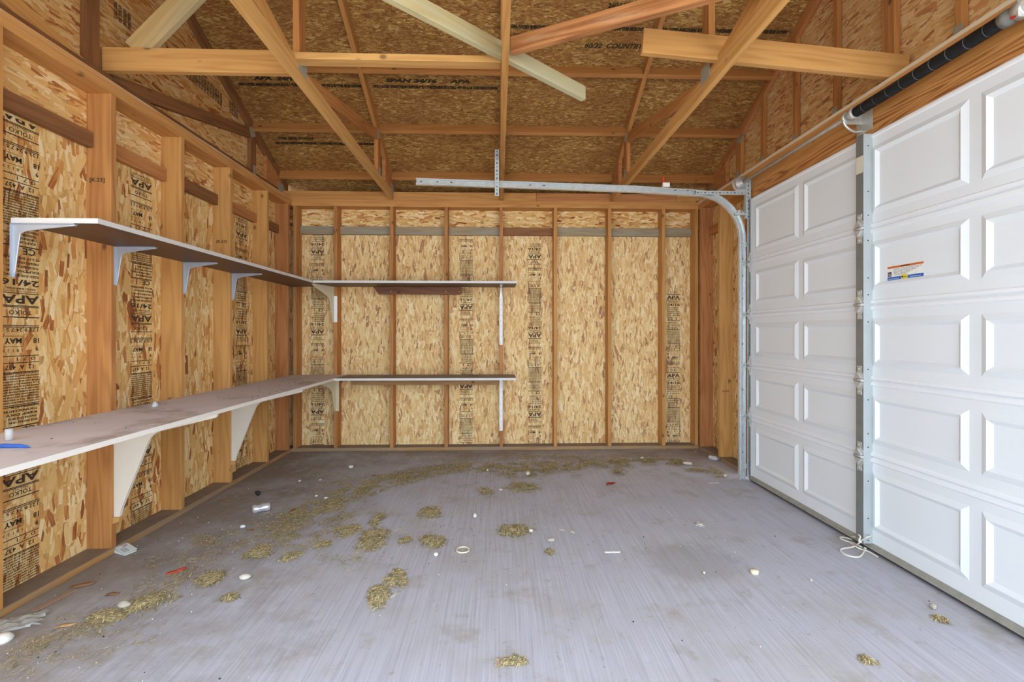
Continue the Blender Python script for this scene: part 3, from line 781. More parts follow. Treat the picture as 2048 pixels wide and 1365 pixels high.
# things lying on the workbench
o = atx(14, 893, -1.9)
bm = bmesh.new()
tube(bm, [(-.07, 0, .009), (-.02, .004, .009), (.04, .002, .008), (.07, -.004, .006), (.085, -.006, .004)], [.008, .009, .008, .005, .001], 8)
p = fl(28, 897, LZ1)
tag(bm_obj('wrapper', bm, 'blue', None, (p.x-.02, p.y, LZ1+.0), (0, 0, .05)), 'crumpled blue plastic wrapper on the near end of the workbench', 'wrapper')
p = fl(310, 815, LZ1); bm = bmesh.new(); lathe(bm, [(.017, 0), (.018, .012), (.012, .024), (.009, .034), (.008, .034)], 16, 'z')
tag(bm_obj('bottle_cap', bm, 'clear', None, (p.x, p.y, LZ1)), 'small clear plastic cap standing on the workbench', 'cap')
p = fl(8, 884, LZ1); bm = bmesh.new(); lathe(bm, [(.012, 0), (.013, .03), (.013, .05)], 14, 'z')
tag(bm_obj('cup', bm, 'clear', None, (p.x, p.y+.02, LZ1)), 'small clear cup behind the blue wrapper on the workbench', 'cup')
rr = random.Random(3)
bm = bmesh.new()
for i in range(70):
    k = rr.random()
    if k < .5: x, y = rr.gauss(-1.95, .10), rr.gauss(4.5, .2)
    elif k < .8: x, y = rr.gauss(-1.85, .1), rr.gauss(3.6, .25)
    else: x, y = rr.uniform(-2.2, -1.7), rr.uniform(2.0, 5)
    x = min(-1.68, max(-2.22, x)); y = min(5.08, y); s = rr.uniform(.0015, .005)
    lathe(bm, [(s, 0), (s*.9, s*.4), (s*.3, s*.7)], 5, 'z', (x, y, LZ1))
tag(bm_obj('debris', bm, 'black_rubber'), 'dark crumbs scattered on the workbench top', 'debris', None, 'stuff')

# ------------------------------------------------------------------ garage door
XD = 2.21
DY0, DY1 = 1.42, 3.985
zj = [.052, .562, 1.014, 1.462, 1.914, 2.474]
door = empty('garage_door', (XD, (DY0+DY1)/2, 0), 'closed white panelled sectional garage door in the right wall', 'garage door')
DL = door.location
pan = [(3.90, 3.33), (3.28, 2.715), (2.660, 2.10), (2.045, 1.48)]
def door_section(i):
    z0, z1 = zj[i]+.002, zj[i+1]-.002
    bm = bmesh.new()
    ys = sorted(set([DY0, DY1]+[v for p in pan for v in p]))
    m = .078
    zs = [z0, z0+m, z1-m, z1]
    isp = lambda a, b: any(abs(a-p[1]) < 1e-6 and abs(b-p[0]) < 1e-6 for p in pan)
    vc = {}
    def V(x, y, z):
        k = (round(x, 5), round(y, 5), round(z, 5))
        if k not in vc: vc[k] = bm.verts.new(k)
        return vc[k]
    for a, b in zip(ys, ys[1:]):
        for j in range(3):
            c, d = zs[j], zs[j+1]
            if j == 1 and isp(a, b):
                def ring(ins, x): return [V(x, a+ins, c+ins), V(x, b-ins, c+ins), V(x, b-ins, d-ins), V(x, a+ins, d-ins)]
                R = [ring(0, 0), ring(.030, -.012), ring(.048, .001), ring(.050, .002)]
                for A, B in zip(R, R[1:]):
                    for k in range(4): bm.faces.new((A[k], A[(k+1)%4], B[(k+1)%4], B[k]))
                bm.faces.new(R[-1])
            else:
                bm.faces.new((V(0, a, c), V(0, b, c), V(0, b, d), V(0, a, d)))
    # edges and back
    box(bm, .003, .038, DY0, DY1, zj[i]-.0005, zj[i+1]-.0006)
    for fz, fz2 in ((z0, z0), (z1, z1)):
        bm.faces.new((V(0, DY0, fz), V(0, DY1, fz), bm.verts.new((.003, DY1, fz)), bm.verts.new((.003, DY0, fz))))
    # stamped ribs along the joints
    def rib(zc, h, d):
        prism(bm, [(0.0005, zc-h), (-d, zc-h*.5), (-d, zc+h*.5), (0.0005, zc+h)], 'y', DY0+.002, DY1-.002, 1)
    if i < 4: rib(z1-.016, .016, .010)
    else: rib(z1-.014, .013, .005)
    if i > 0: rib(z0+.014, .014, .009)
    bm.normal_update()
    o = bm_obj('door_section', bm, ['white_steel', 'door_lip'], door, (0, -DL.y, 0))
    return o
secs = [door_section(i) for i in range(5)]
# stiles
def stile(y0, y1, dep, holes, flange=None):
    bm = bmesh.new(); box(bm, -dep, -.0005, y0, y1, zj[0], zj[-1]-.003, 0)
    bm.normal_update()
    for f in bm.faces:
        if f.normal.y < -.9: f.material_index = 1
    st = bm_obj('stile', bm, ['galv_dark', 'galv_flat'], door, (0, -DL.y, 0))
    return st
cs = stile(2.660, 2.717, .055, 10)
bm = bmesh.new()
for z in (.07, .2, .42, .62, .70, .90, 1.08, 1.36, 1.52, 1.62, 1.84, 1.99, 2.13, 2.40):
    lathe(bm, [(.0042, 2.6595), (.0042, 2.6590)], 8, 'y', (-.027, 0, z))
bm_obj('bolt_holes', bm, 'hole', cs)
es = stile(3.955, 3.986, .012, 0)
bm = bmesh.new()
for k in range(34): lathe(bm, [(.0035, -.0123), (.0035, -.0129)], 6, 'x', (0, 3.968, .12+k*.068))
bm_obj('bolt_holes', bm, 'zinc', es)
# maker's tag on the stile
bm = bmesh.new(); box(bm, -.0565, -.055, 2.663, 2.714, 2.245, 2.345); bm_obj('paper_tag', bm, 'tag_paper', door, (0, -DL.y, 0))
# hinges on the centre stile and roller hinges at the far end
def hinge(z, y, x, k=1.0):
    h = empty('hinge', (x, y-DL.y, z)); h.parent = door
    bm = bmesh.new()
    for s in (1, -1):
        prism(bm, [(-.020*k, .008*s), (.020*k, .008*s), (.036*k, .028*s), (.013*k, .055*s), (.017*k, .085*s), (-.017*k, .085*s), (-.013*k, .055*s), (-.036*k, .028*s)][::s], 'x', -.0035, 0)
        # raised knuckle cheeks
        prism(bm, [(-.026*k, .010*s), (.026*k, .010*s), (.0, .044*s)][::s], 'x', -.016, -.003)
    bm_obj('leaf', bm, 'zinc', h)
    bm = bmesh.new(); lathe(bm, [(.008, -.030*k), (.008, .030*k)], 10, 'y', (-.008, 0, 0)); bm_obj('pin', bm, 'zinc', h)
    for s in (1, -1):
        for dz in (.032, .068):
            bm = bmesh.new(); lathe(bm, [(.0055, -.0035), (.005, -.008), (.002, -.009)], 8, 'x', (0, 0, dz*s)); bm_obj('bolt', bm, 'zinc', h)
for z in zj[1:5]: hinge(z, 2.6885, -.055)
for z in zj[1:5]:
    hinge(z, 3.962, -.012, .7)
def roller(z, xoff=0.0):
    r = empty('roller', (-.058, 4.01-DL.y, z)); r.parent = door
    bm = bmesh.new(); lathe(bm, [(.004, -.05), (.004, .0)], 8, 'y'); bm_obj('stem', bm, 'zinc', r)
    bm = bmesh.new(); lathe(bm, [(.018, -.004), (.021, 0), (.018, .004)], 14, 'y'); bm_obj('wheel', bm, 'zinc', r)
for z in (.10,)+tuple(zj[1:5])+(2.36,): roller(z)
bm = bmesh.new()
prism(bm, [(-.004, .052), (-.004, .03), (-.016, .022), (-.016, .032), (.03, .045), (.03, .052)], 'y', DY0, DY1); bm_obj('bottom_retainer', bm, 'retainer', door, (0, -DL.y, 0))
bm = bmesh.new(); prism(bm, [(-.004, .030), (.03, .044), (.034, .0), (.010, .0005), (-.006, .010)], 'y', DY0, DY1); bm_obj('bottom_seal', bm, 'seal', door, (0, -DL.y, 0))
# warning label (in the picture on the second section from the top)
a = atx(1775, 535, XD); b = atx(1847, 515, XD); c = atx(1776, 562, XD)
lw = a.y-b.y; zt_, zb_ = 1.725, 1.600
lab = empty('warning_label', (-.0008+.002, a.y-DL.y, zb_)); lab.parent = door
lh = atx(1775, 535, XD).z-atx(1775, 562, XD).z
z0 = atx(1775, 562, XD).z; lab.location.z = z0
EX, EY = (0, -1, 0), (0, 0, 1)
def labpiece(name, x0, x1, y0, y1, mat, lift):
    bm = bmesh.new(); box(bm, -lift, -lift+.0004, -x1, -x0, y0, y1); return bm_obj(name, bm, mat, lab)
labpiece('backing', 0, lw, 0, lh, 'label_white', .0004)
labpiece('header_band', 0, lw, lh*.86, lh, 'label_orange', .0009)
labpiece('footer_band', 0, lw, 0, lh*.23, 'label_blue', .0009)
labpiece('logo_patch', lw*.40, lw*.58, 0, lh*.30, 'label_yellow', .0014)
labpiece('notice_block', lw*.01, lw*.12, lh*.28, lh*.60, 'label_black', .0009)
bm = bmesh.new()
text_into(bm, 'WARNING', lh*.14, (-.0015, -lw*.38, lh*.885), EX, EY, lw*.26, 0, .0003)
for k in range(6):
    text_into(bm, 'SPRINGS AND CABLES ARE UNDER HIGH TENSION. DO NOT ADJUST.'[:54-k*6], lh*.065, (-.0006, -lw*.18, lh*(.76-.085*k)), EX, EY, lw*(.78-.08*k), 0, .0001)
lathe(bm, [(lh*.07, -.0016), (lh*.07, -.0019)], 14, 'x', (0, -lw*.435, lh*.15))
text_into(bm, 'Clopay', lh*.13, (-.0017, -lw*.46, lh*.10), EX, EY, lw*.10, 0, .0002)
me = bpy.data.meshes.new('lettering'); bm.to_mesh(me); bm.free(); link('lettering', me, 'label_black', lab)
bm = bmesh.new()
text_into(bm, 'www.clopaydoor.com', lh*.08, (-.0013, -lw*.03, lh*.06), EX, EY, lw*.3, 0, .0002)
text_into(bm, 'DO NOT REMOVE LABEL', lh*.08, (-.0013, -lw*.64, lh*.06), EX, EY, lw*.3, 0, .0002)
text_into(bm, 'CALL', lh*.08, (-.0013, -lw*.02, lh*.44), EX, EY, lw*.09, 0, .0002); text_into(bm, '1-800', lh*.08, (-.0013, -lw*.02, lh*.34), EX, EY, lw*.09, 0, .0002)
me = bpy.data.meshes.new('light_lettering'); bm.to_mesh(me); bm.free(); link('light_lettering', me, 'label_white', lab)

# ---- tracks
tr = empty('door_track', (2.15, 4.01, 0), 'galvanised door track curving up beside the door and out over the room', 'door track')
TL = tr.location
def sweep(name, path, prof, mat, parent, closed_prof=True):
    """path in the XZ plane; prof = (n, b) pairs: n = sideways in the plane, b = along y"""
    bm = bmesh.new(); rings = []
    for i, p in enumerate(path):
        a = path[max(i-1, 0)]; b = path[min(i+1, len(path)-1)]
        t = Vector((b[0]-a[0], 0, b[1]-a[1])).normalized(); n = Vector((t.z, 0, -t.x))
        rings.append([bm.verts.new(Vector((p[0], 0, p[1]))+n*q[0]+Vector((0, q[1], 0))) for q in prof])
    m = len(prof)
    for A, B in zip(rings, rings[1:]):
        for k in range(m): bm.faces.new((A[k], A[(k+1)%m], B[(k+1)%m], B[k]))
    bm.faces.new(rings[0][::-1]); bm.faces.new(rings[-1])
    return bm_obj(name, bm, mat, parent, (-TL.x, 0, 0))
# C shaped channel opening towards the door edge (-y side lips)
def chan(w=.056, d=.030, th=.0025):
    h = w/2
    return [(-h, -d/2), (-h, d/2), (h, d/2), (h, -d/2), (h-.010, -d/2), (h-.010, -d/2+th), (h-th, -d/2+th), (h-th, d/2-th), (-h+th, d/2-th), (-h+th, -d/2+th), (-h+.012, -d/2+th), (-h+.012, -d/2)]
vx = 2.150
vert = [(vx, .004), (vx, 1.0), (vx, 2.09)]
rad = .40
arc = [(vx-rad+rad*math.cos(math.radians(a)), 2.125+rad*math.sin(math.radians(a))) for a in range(0, 91, 6)]
hor = [(1.2, 2.555), (.2, 2.582), (-.705, 2.603)]
sweep('vertical_track', vert, chan(), 'galv', tr)
sweep('horizontal_track', [(vx, 2.095)]+arc+hor, chan(), 'galv', tr)
# slots punched along the horizontal part and the vertical part
bm = bmesh.new()
def slot(x, z, w, h): box(bm, x-w/2-TL.x, x+w/2-TL.x, -.0168, -.0162, z-h/2, z+h/2)
for x in (-.66, -.52, -.40, .28, .40, 1.55, 1.66): slot(x, 2.555+(1.2-x)*.0253, .018, .007)
for z in (1.95, 1.80, 1.6, 1.2, .8, .4, .25): slot(vx, z, .006, .02)
bm_obj('slots', bm, 'hole', tr)
# wall angle that carries the vertical track
bm = bmesh.new(); box(bm, 0.055, .0985, .015, .018, .02, 2.40); box(bm, .0965, .0990, -.020, .018, .02, 2.40)
bm_obj('wall_angle', bm, 'galv', tr)
for z in (.12, .56, 1.01, 1.46, 1.91, 2.08):
    bm = bmesh.new(); box(bm, .020, .085, .012, .0165, z-.02, z+.02); lathe(bm, [(.007, .010), (.007, .004)], 8, 'y', (.05, 0, z)); lathe(bm, [(.006, -.014), (.006, -.019)], 8, 'y', (-.01, 0, z-.02))
    bm_obj('jamb_bracket', bm, 'zinc', tr)
# flag bracket and perforated arm at the top
def perforated(name, p, L, axis, mat='tag_paper', w=.034):
    g = bmesh.new()
    if axis == 'x':
        box(g, p[0], p[0]+L, p[1]-.001, p[1]+.001, p[2]-w/2, p[2]+w/2); box(g, p[0], p[0]+L, p[1], p[1]+.03, p[2]+w/2-.002, p[2]+w/2)
    else:
        box(g, p[0]-w/2, p[0]+w/2, p[1]-.001, p[1]+.001, p[2], p[2]+L); box(g, p[0]-w/2-.001, p[0]-w/2+.001, p[1], p[1]+.03, p[2], p[2]+L)
    n = int(L/.032)
    for i in range(n):
        d = (i+.5)*L/n
        a = (p[0]+d, p[2]) if axis == 'x' else (p[0], p[2]+d)
        sz = (.009, .004) if axis == 'x' else (.004, .009)
        if i % 2: sz = (.004, .004)
        box(g, a[0]-sz[0], a[0]+sz[0], p[1]-.0016, p[1]-.0011, a[1]-sz[1], a[1]+sz[1], 1)
    return g
g = perforated('a', (-.42, -.022, 2.525), .46, 'x'); bm_obj('track_arm', g, ['galv_flat', 'hole'], tr)
g = perforated('a', (.045, -.024, 2.30), .34, 'z', w=.045); bm_obj('flag_bracket', g, ['galv_flat', 'hole'], tr)
bm = bmesh.new(); prism(bm, [(-.07, 2.525), (.02, 2.525), (.02, 2.56), (-.07, 2.555)], 'y', -.027, -.0255); bm_obj('bearing_plate', bm, 'galv_flat', tr)
bm = bmesh.new(); box(bm, -.07, .09, -.018, .012, 2.335, 2.350); lathe(bm, [(.014, -.03), (.014, .03)], 12, 'y', (-.04, 0, 2.36)); lathe(bm, [(.009, 0), (.009, .02)], 8, 'z', (.0, -.01, 2.35))
bm_obj('top_fixture', bm, 'zinc', tr)
# perforated hanger from the centre truss
hg = empty('track_hanger', (-.008, 3.985, 2.48), 'perforated grey steel angle hanging the door track from the centre truss', 'hanger')
g = perforated('a', (.0, 0, 0), .40, 'z', w=.036); bm_obj('angle', g, ['galv_flat', 'hole'], hg)
for z in (.09, .12, .33):
    bm = bmesh.new(); lathe(bm, [(.006, -.001), (.006, -.008)], 8, 'y', (0, 0, z)); bm_obj('bolt', bm, 'zinc', hg)
# small roller arm fitting beyond the track
tg = empty('track_clip', (1.47, 4.0, 2.575), 'small white clip with a red end on top of the horizontal track', 'clip')
bm = bmesh.new(); box(bm, -.03, .03, -.012, .012, .0, .035); bm_obj('clip_body', bm, 'plastic_white', tg)
bm = bmesh.new(); box(bm, -.030, -.020, -.008, .008, .035, .085); bm_obj('clip_end', bm, 'red', tg)

# ---- torsion spring assembly over the door
sh = empty('torsion_spring_assembly', (2.15, 2.75, 2.622), 'black torsion spring on a steel shaft above the garage door', 'garage door spring')
bm = bmesh.new(); lathe(bm, [(.0125, 4.06-2.75), (.0125, 1.36-2.75)], 14, 'y'); bm_obj('shaft', bm, 'shaft', sh)
bm = bmesh.new(); prof = []
N = 150; y_a, y_b = 2.71, 1.90
for i in range(N+1):
    y = y_a+(y_b-y_a)*i/N
    prof.append((.030+(.0013 if i % 2 else -.0013), y-2.75))
lathe(bm, prof, 20, 'y'); bm_obj('spring', bm, 'spring', sh)
for i in range(9):
    y = y_a-.07-i*.085
    bm = bmesh.new(); lathe(bm, [(.0314, y-2.75+.0016), (.0317, y-2.75), (.0314, y-2.75-.0016)], 20, 'y')
    bm_obj('paint_ring', bm, 'spring_mark', sh)
for y, d in ((2.735, 1), (1.875, -1)):
    bm = bmesh.new(); lathe(bm, [(.034, (y-2.75)-.028*d), (.036, y-2.75), (.024, (y-2.75)+.02*d), (.022, (y-2.75)+.03*d)], 18, 'y')
    bm_obj('winding_cone', bm, 'zinc' if d > 0 else 'galv_dark', sh)
cb = empty('centre_bracket', (0, 0, 0)); cb.parent = sh
bm = bmesh.new(); box(bm, .094, .0985, -.045, .075, -.10, .05); box(bm, -.02, .097, .004+.03, .008+.03, -.04, .03); lathe(bm, [(.03, .022), (.034, .034), (.03, .046)], 18, 'y')
tube(bm, catmull([(-.02, .036, -.02), (.0, .036, -.055), (.05, .036, -.085), (.095, .036, -.08)], 5), .007, 8)
bm_obj('plate', bm, 'zinc', cb)
for dz in (.03, -.08):
    bm = bmesh.new(); lathe(bm, [(.009, .094), (.009, .082)], 8, 'x', (0, .055, dz)); bm_obj('bolt', bm, 'zinc', cb)
eb = bmesh.new(); box(eb, .094, .0985, -.97, -.90, -.06, .06); box(eb, -.035, .097, -.935, -.93, -.04, .04); lathe(eb, [(.038, -.905), (.04, -.93), (.038, -.945)], 16, 'y')
bm_obj('end_bracket', eb, 'zinc', sh)
bm = bmesh.new(); box(bm, -.03, -.02, -.92, -.90, -.03, -.012); bm_obj('paint_mark', bm, 'red', sh)
# cable drum
bm = bmesh.new(); lathe(bm, [(.014, 1.305), (.066, 1.303), (.066, 1.298), (.054, 1.294), (.052, 1.262), (.060, 1.258), (.060, 1.252), (.020, 1.250), (.020, 1.238), (.014, 1.236)], 28, 'y'); bm_obj('cable_drum', bm, 'zinc', sh)
bm = bmesh.new(); box(bm, .035, .0985, 1.31, 1.313, -.05, .04); box(bm, .096, .0985, 1.27, 1.33, -.05, .04); bm_obj('drum_bracket', bm, 'galv_flat', sh)
bm = bmesh.new(); tube(bm, [(.052, 1.275, -.0), (.048, 1.262, -.3), (.046, 1.24, -1.2), (.046, 1.24, -2.54)], .0014, 5); bm_obj('lift_cable', bm, 'galv_dark', sh)

# ---- rope tied to the centre stile
def rp(X, Y, z=.0055): return fl(1660+X/13.65, 1040+Y/13.65, z)
R1 = [Vector((2.195, 2.657, .102)), Vector((2.172, 2.635, .104)), atx(1735.5, 1074.5, 2.148), atx(1728, 1078.8, 2.146), atx(1722.3, 1082.5, 2.146), atx(1717.9, 1086.9, 2.146), rp(720, 700, .012), rp(640, 740, .008), rp(500, 770), rp(350, 790), rp(280, 840), rp(330, 900), rp(430, 960), rp(600, 1010), rp(780, 1020), rp(880, 950), rp(930, 850), rp(960, 770, .012), rp(1060, 790, .012)]
R2 = [atx(1704, 1073.7, 2.185), atx(1711.3, 1074.8, 2.175), atx(1717.9, 1078.1, 2.155), atx(1720.8, 1081.8, 2.144)]
R3 = [rp(620, 540), rp(450, 500), rp(320, 480), rp(280, 500), rp(330, 540), rp(450, 585), rp(650, 650), rp(800, 715, .012), rp(900, 760)]
R4 = [rp(560, 640), rp(640, 690), rp(720, 745, .012), rp(850, 810), rp(1000, 850), rp(1200, 910), rp(1350, 970), rp(1450, 1010)]
R5 = [atx(1717, 1070, 2.148), atx(1720.8, 1074.4, 2.146), atx(1718.6, 1081, 2.138), atx(1719.3, 1085.4, 2.138), atx(1723, 1084, 2.144)]
bm = bmesh.new()
for R_ in (R1, R2, R3, R4, R5): tube(bm, catmull([Vector((min(p.x, 2.185), p.y, p.z)) if i > 1 else p for i, p in enumerate(R_)], 6), .0048, 8)
tag(bm_obj('rope', bm, 'rope'), 'white pull rope tied to the door stile and coiled on the floor', 'rope')

# ------------------------------------------------------------------ litter on the floor
def lump(p, r, mat, name, label, cat, sq=(1, 1, .6), seed=1, jag=.25, kind=None, group=None):
    rn = random.Random(seed)
    bm = bmesh.new(); bmesh.ops.create_icosphere(bm, subdivisions=2, radius=r)
    ph = [rn.uniform(0, 6) for _ in range(6)]
    for v in bm.verts:
        k = 1+jag*(math.sin(v.co.x/r*2.3+ph[0])*math.sin(v.co.y/r*2.1+ph[1])+.5*math.sin(v.co.z/r*4+ph[2]))
        v.co = Vector((v.co.x*sq[0]*k, v.co.y*sq[1]*k, v.co.z*sq[2]*k))
    lo = min(v.co.z for v in bm.verts)
    for v in bm.verts: v.co.z -= lo
    o = bm_obj(name, bm, mat, None, (p[0], p[1], 0), (0, 0, rn.uniform(0, 3)), True)
    return tag(o, label, cat, group, kind)
def flake(p, pts, mat, name, label, cat, th=.0025, curl=.01, seed=1, rot=0, z=.001):
    """thin bent scrap, pts = outline in metres"""
    bm = bmesh.new()
    prism(bm, pts, 'z', 0, th)
    bmesh.ops.triangulate(bm, faces=bm.faces); bmesh.ops.subdivide_edges(bm, edges=bm.edges, cuts=2)
    R_ = max(math.hypot(*q) for q in pts); rn = random.Random(seed); a, b = rn.uniform(1, 3), rn.uniform(0, 3)
    for v in bm.verts:
        v.co.z += curl*(.5+.5*math.sin(v.co.x/R_*a*1.6+b)*math.cos(v.co.y/R_*a))*(math.hypot(v.co.x, v.co.y)/R_)
    return tag(bm_obj(name, bm, mat, None, (p[0], p[1], z), (0, 0, rot), True), label, cat)

# crushed can
p = fl(523, 1024); can = empty('drink_can', (p.x, p.y, .028), 'crushed silver drink can lying on the floor to the left', 'can'); can.rotation_euler = (0, 0, math.radians(32))
bm = bmesh.new(); lathe(bm, [(.001, -.060), (.020, -.060), (.025, -.056), (.031, -.046), (.031, -.03), (.031, -.015), (.031, .0), (.031, .015), (.031, .03), (.030, .044), (.026, .052), (.024, .056), (.001, .053)], 24, 'x')
for v in bm.verts:
    if abs(v.co.x) < .04: v.co *= Vector((1, 1-.10*math.sin(v.co.x*70+1), 1)); v.co.z *= .86+.10*math.sin(v.co.x*110+v.co.y*60)
    v.co.z = max(-.0275, v.co.z)
bm_obj('body', bm, 'tin', can)
# paper
p = fl(247, 1104); pp = empty('paper_card', (p.x, p.y, .0), 'folded white printed paper on the floor by the left wall plate', 'paper'); pp.rotation_euler = (0, 0, math.radians(-22))
bm = bmesh.new(); prism(bm, [(-.065, .026), (-.02, .032), (.065, .012), (.065, .014), (-.02, .034), (-.065, .028)], 'y', -.035, .035); bm_obj('sheet', bm, 'paper', pp)
bm = bmesh.new(); prism(bm, [(-.06, .001), (.068, .001), (.068, .006), (-.06, .026)], 'y', -.032, .03); bm_obj('lower_leaf', bm, 'paper', pp)
bm = bmesh.new(); prism(bm, [(-.03, .0332), (.0, .0300), (.0, .0306), (-.03, .0338)], 'y', -.002, .022); bm_obj('print', bm, 'print_red', pp)
bm = bmesh.new()
for k in range(3): prism(bm, [(.012, .0268-k*.0), (.058, .0160), (.058, .0166), (.012, .0274)], 'y', -.026+k*.01, -.023+k*.01)
bm_obj('print_lines', bm, 'print_grey', pp)
# red items
p = fl(353, 1145); flake(p, [(-.045, -.016), (-.01, -.02), (.045, .006), (.04, .016), (-.01, .006), (-.035, .004)], 'red_orange', 'plastic_shard', 'orange-red plastic shard on the floor at left', 'shard', .006, .012, 4, .35)
p = fl(1222, 972); rn = random.Random(8); bm = bmesh.new()
for k in range(9):
    c_ = Vector((rn.uniform(-.035, .035), rn.uniform(-.02, .02), rn.uniform(.006, .022)))
    vs = [bm.verts.new(c_+Vector((rn.uniform(-.03, .03), rn.uniform(-.02, .02), rn.uniform(-.006, .02)))) for _ in range(4)]
    for v in vs: v.co.z = max(.001, v.co.z)
    bm.faces.new(vs[:3]); bm.faces.new(vs[1:])
g = bmesh.ops.solidify(bm, geom=list(bm.faces), thickness=.0012)
for v in bm.verts: v.co.z = max(.0006, v.co.z)
tag(bm_obj('candy_wrapper', bm, 'red', None, (p.x, p.y, 0)), 'crumpled red wrapper on the floor near the back right', 'wrapper')
# black lump, rocks, shells
def L(u, v, r, mat, name, label, cat, sq=(1, 1, .6), seed=1, jag=.25): return lump(fl(u, v+2), r, mat, name, label, cat, sq, seed, jag)
L(515, 990, .024, 'black_rubber', 'rubber_scrap', 'black rubber lump on the floor behind the crushed can', 'scrap', (1.1, .8, .8), 2, .3)
L(490, 1157, .026, 'rock_white', 'stone', 'smooth white oval stone at left among hay', 'stone', (1.15, .8, .55), 3, .08)
L(249, 1213, .030, 'rock_grey', 'stone', 'pale tan stone in the hay at lower left', 'stone', (1.1, .7, .5), 4)
L(303, 1204, .014, 'rock_white', 'stone', 'small whitish stone right of the pale tan stone', 'stone', (1, .8, .6), 14)
L(1866, 1217, .015, 'rock_grey', 'stone', 'grey stone on the floor close to the garage door at lower right', 'stone', (.9, 1.1, .7), 5)
L(950, 1034, .019, 'rock_white', 'stone', 'angular white stone in the middle of the floor', 'stone', (1, .8, .7), 6)
L(1062, 1063, .016, 'rock_white', 'stone', 'white pebble at the right end of the middle hay clump', 'stone', (1, .8, .6), 7, .1)
L(872, 1111, .014, 'plastic_white', 'bead', 'round white bead left of the beige ring', 'bead', (1, 1, .8), 8, .02)
L(1102, 1083, .022, 'rock_grey', 'stone', 'mossy grey stone right of the middle hay clump', 'stone', (1, .8, .6), 9)
L(1145, 1064, .016, 'rock_grey', 'stone', 'little flat stone in the middle right of the floor', 'stone', (1.2, .7, .4), 10)
L(1408, 1147, .010, 'rock_white', 'pebble', 'tiny white pebble at the dark spill stain', 'pebble', (1, .8, .7), 11)
L(1622, 1161, .008, 'rock_white', 'pebble', 'tiny pebble between the white disc and the rope', 'pebble', (1, .8, .7), 12)
L(1284, 916, .018, 'rock_white', 'stone', 'white stone lying in front of the back wall plate at right', 'stone', (1.2, .7, .6), 13)
L(1375, 928, .03, 'rock_white', 'paper_scrap', 'white scrap in the hay near the right back corner', 'scrap', (1.6, .6, .4), 15)
L(1450, 951, .022, 'rock_white', 'paper_scrap', 'pale scrap beside the foot of the door track', 'scrap', (1.5, .6, .4), 16)
for k, (u, v, w, l) in enumerate([(600, 963, 1, 'white chip left of the hay band, leftmost of the pair near the back'), (640, 961, 1, 'white chip left of the hay band, rightmost of the pair near the back'),
        (632, 993, .9, 'white chip above the crushed can, smaller of the front pair'), (652, 998, 1, 'white chip above the crushed can, larger of the front pair'), (702, 936, 1.6, 'bent white scrap by the back wall at left'),
        (975, 942, 1.1, 'small white scrap in the hay before the back wall centre'), (1001, 981, 1, 'white pebble right of the hay band centre'), (1055, 949, 2, 'whitish scrap in the thick hay at centre')]):
    lump(fl(u, v+1), .013*w, 'rock_white', 'litter_chip', l, 'litter', (1.1, .8, .6), 30+k, .3)
# ring
p = fl(926, 1102); bm = bmesh.new(); tube(bm, [(.037*math.cos(2*PI*k/28), .037*math.sin(2*PI*k/28), .005) for k in range(28)], .0042, 8, True)
tag(bm_obj('plastic_ring', bm, 'plastic_beige', None, (p.x, p.y, 0)), 'beige plastic ring lying flat in the middle of the floor', 'ring')
# round lid right
p = fl(1509, 1148); bm = bmesh.new(); lathe(bm, [(.018, 0), (.0205, .004), (.0205, .016), (.019, .02), (.0, .0205)], 24, 'z')
tag(bm_obj('cream_disc', bm, 'plastic_beige', None, (p.x, p.y, 0)), 'round cream disc lying right of the dark spill stain', 'disc')
# toothed cap
p = fl(1399, 1050); bm = bmesh.new(); n = 16
pts = [((.034 if k % 2 else .027)*math.cos(2*PI*k/n), (.034 if k % 2 else .027)*math.sin(2*PI*k/n)) for k in range(n)]
prism(bm, pts, 'z', 0, .006); lathe(bm, [(.022, .006), (.020, .013), (.014, .014), (.012, .009), (.0, .009)], 18, 'z')
tag(bm_obj('toothed_washer', bm, 'zinc', None, (p.x, p.y, 0)), 'toothed silver metal washer on the floor before the door', 'washer')
# small bottle in the back right corner
p = fl(1428, 921); bt = empty('small_bottle', (p.x, p.y, .022), 'small clear bottle lying in the back right corner', 'bottle'); bt.rotation_euler.z = math.radians(-50)
bm = bmesh.new(); lathe(bm, [(.001, -.05), (.02, -.05), (.022, -.04), (.022, .02), (.012, .04), (.011, .05)], 16, 'x'); bm_obj('body', bm, 'clear', bt)
bm = bmesh.new(); lathe(bm, [(.0135, .044), (.0135, .060), (.001, .060)], 14, 'x'); bm_obj('cap', bm, 'print_grey', bt)
p = fl(1392, 906); lump(p, .016, 'hay_green', 'green_scrap', 'dark green scrap in the far right corner', 'scrap', (1.6, .7, .6), 44, .3)
# sliver of sunlight at centre right, built as a flat white shape
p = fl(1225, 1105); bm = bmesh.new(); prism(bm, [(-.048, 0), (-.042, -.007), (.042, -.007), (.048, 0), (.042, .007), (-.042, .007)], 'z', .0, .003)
tag(bm_obj('white_strip', bm, 'sun_spot', None, (p.x, p.y, 0)), 'bright white strip lying flat in the middle of the floor', 'strip')
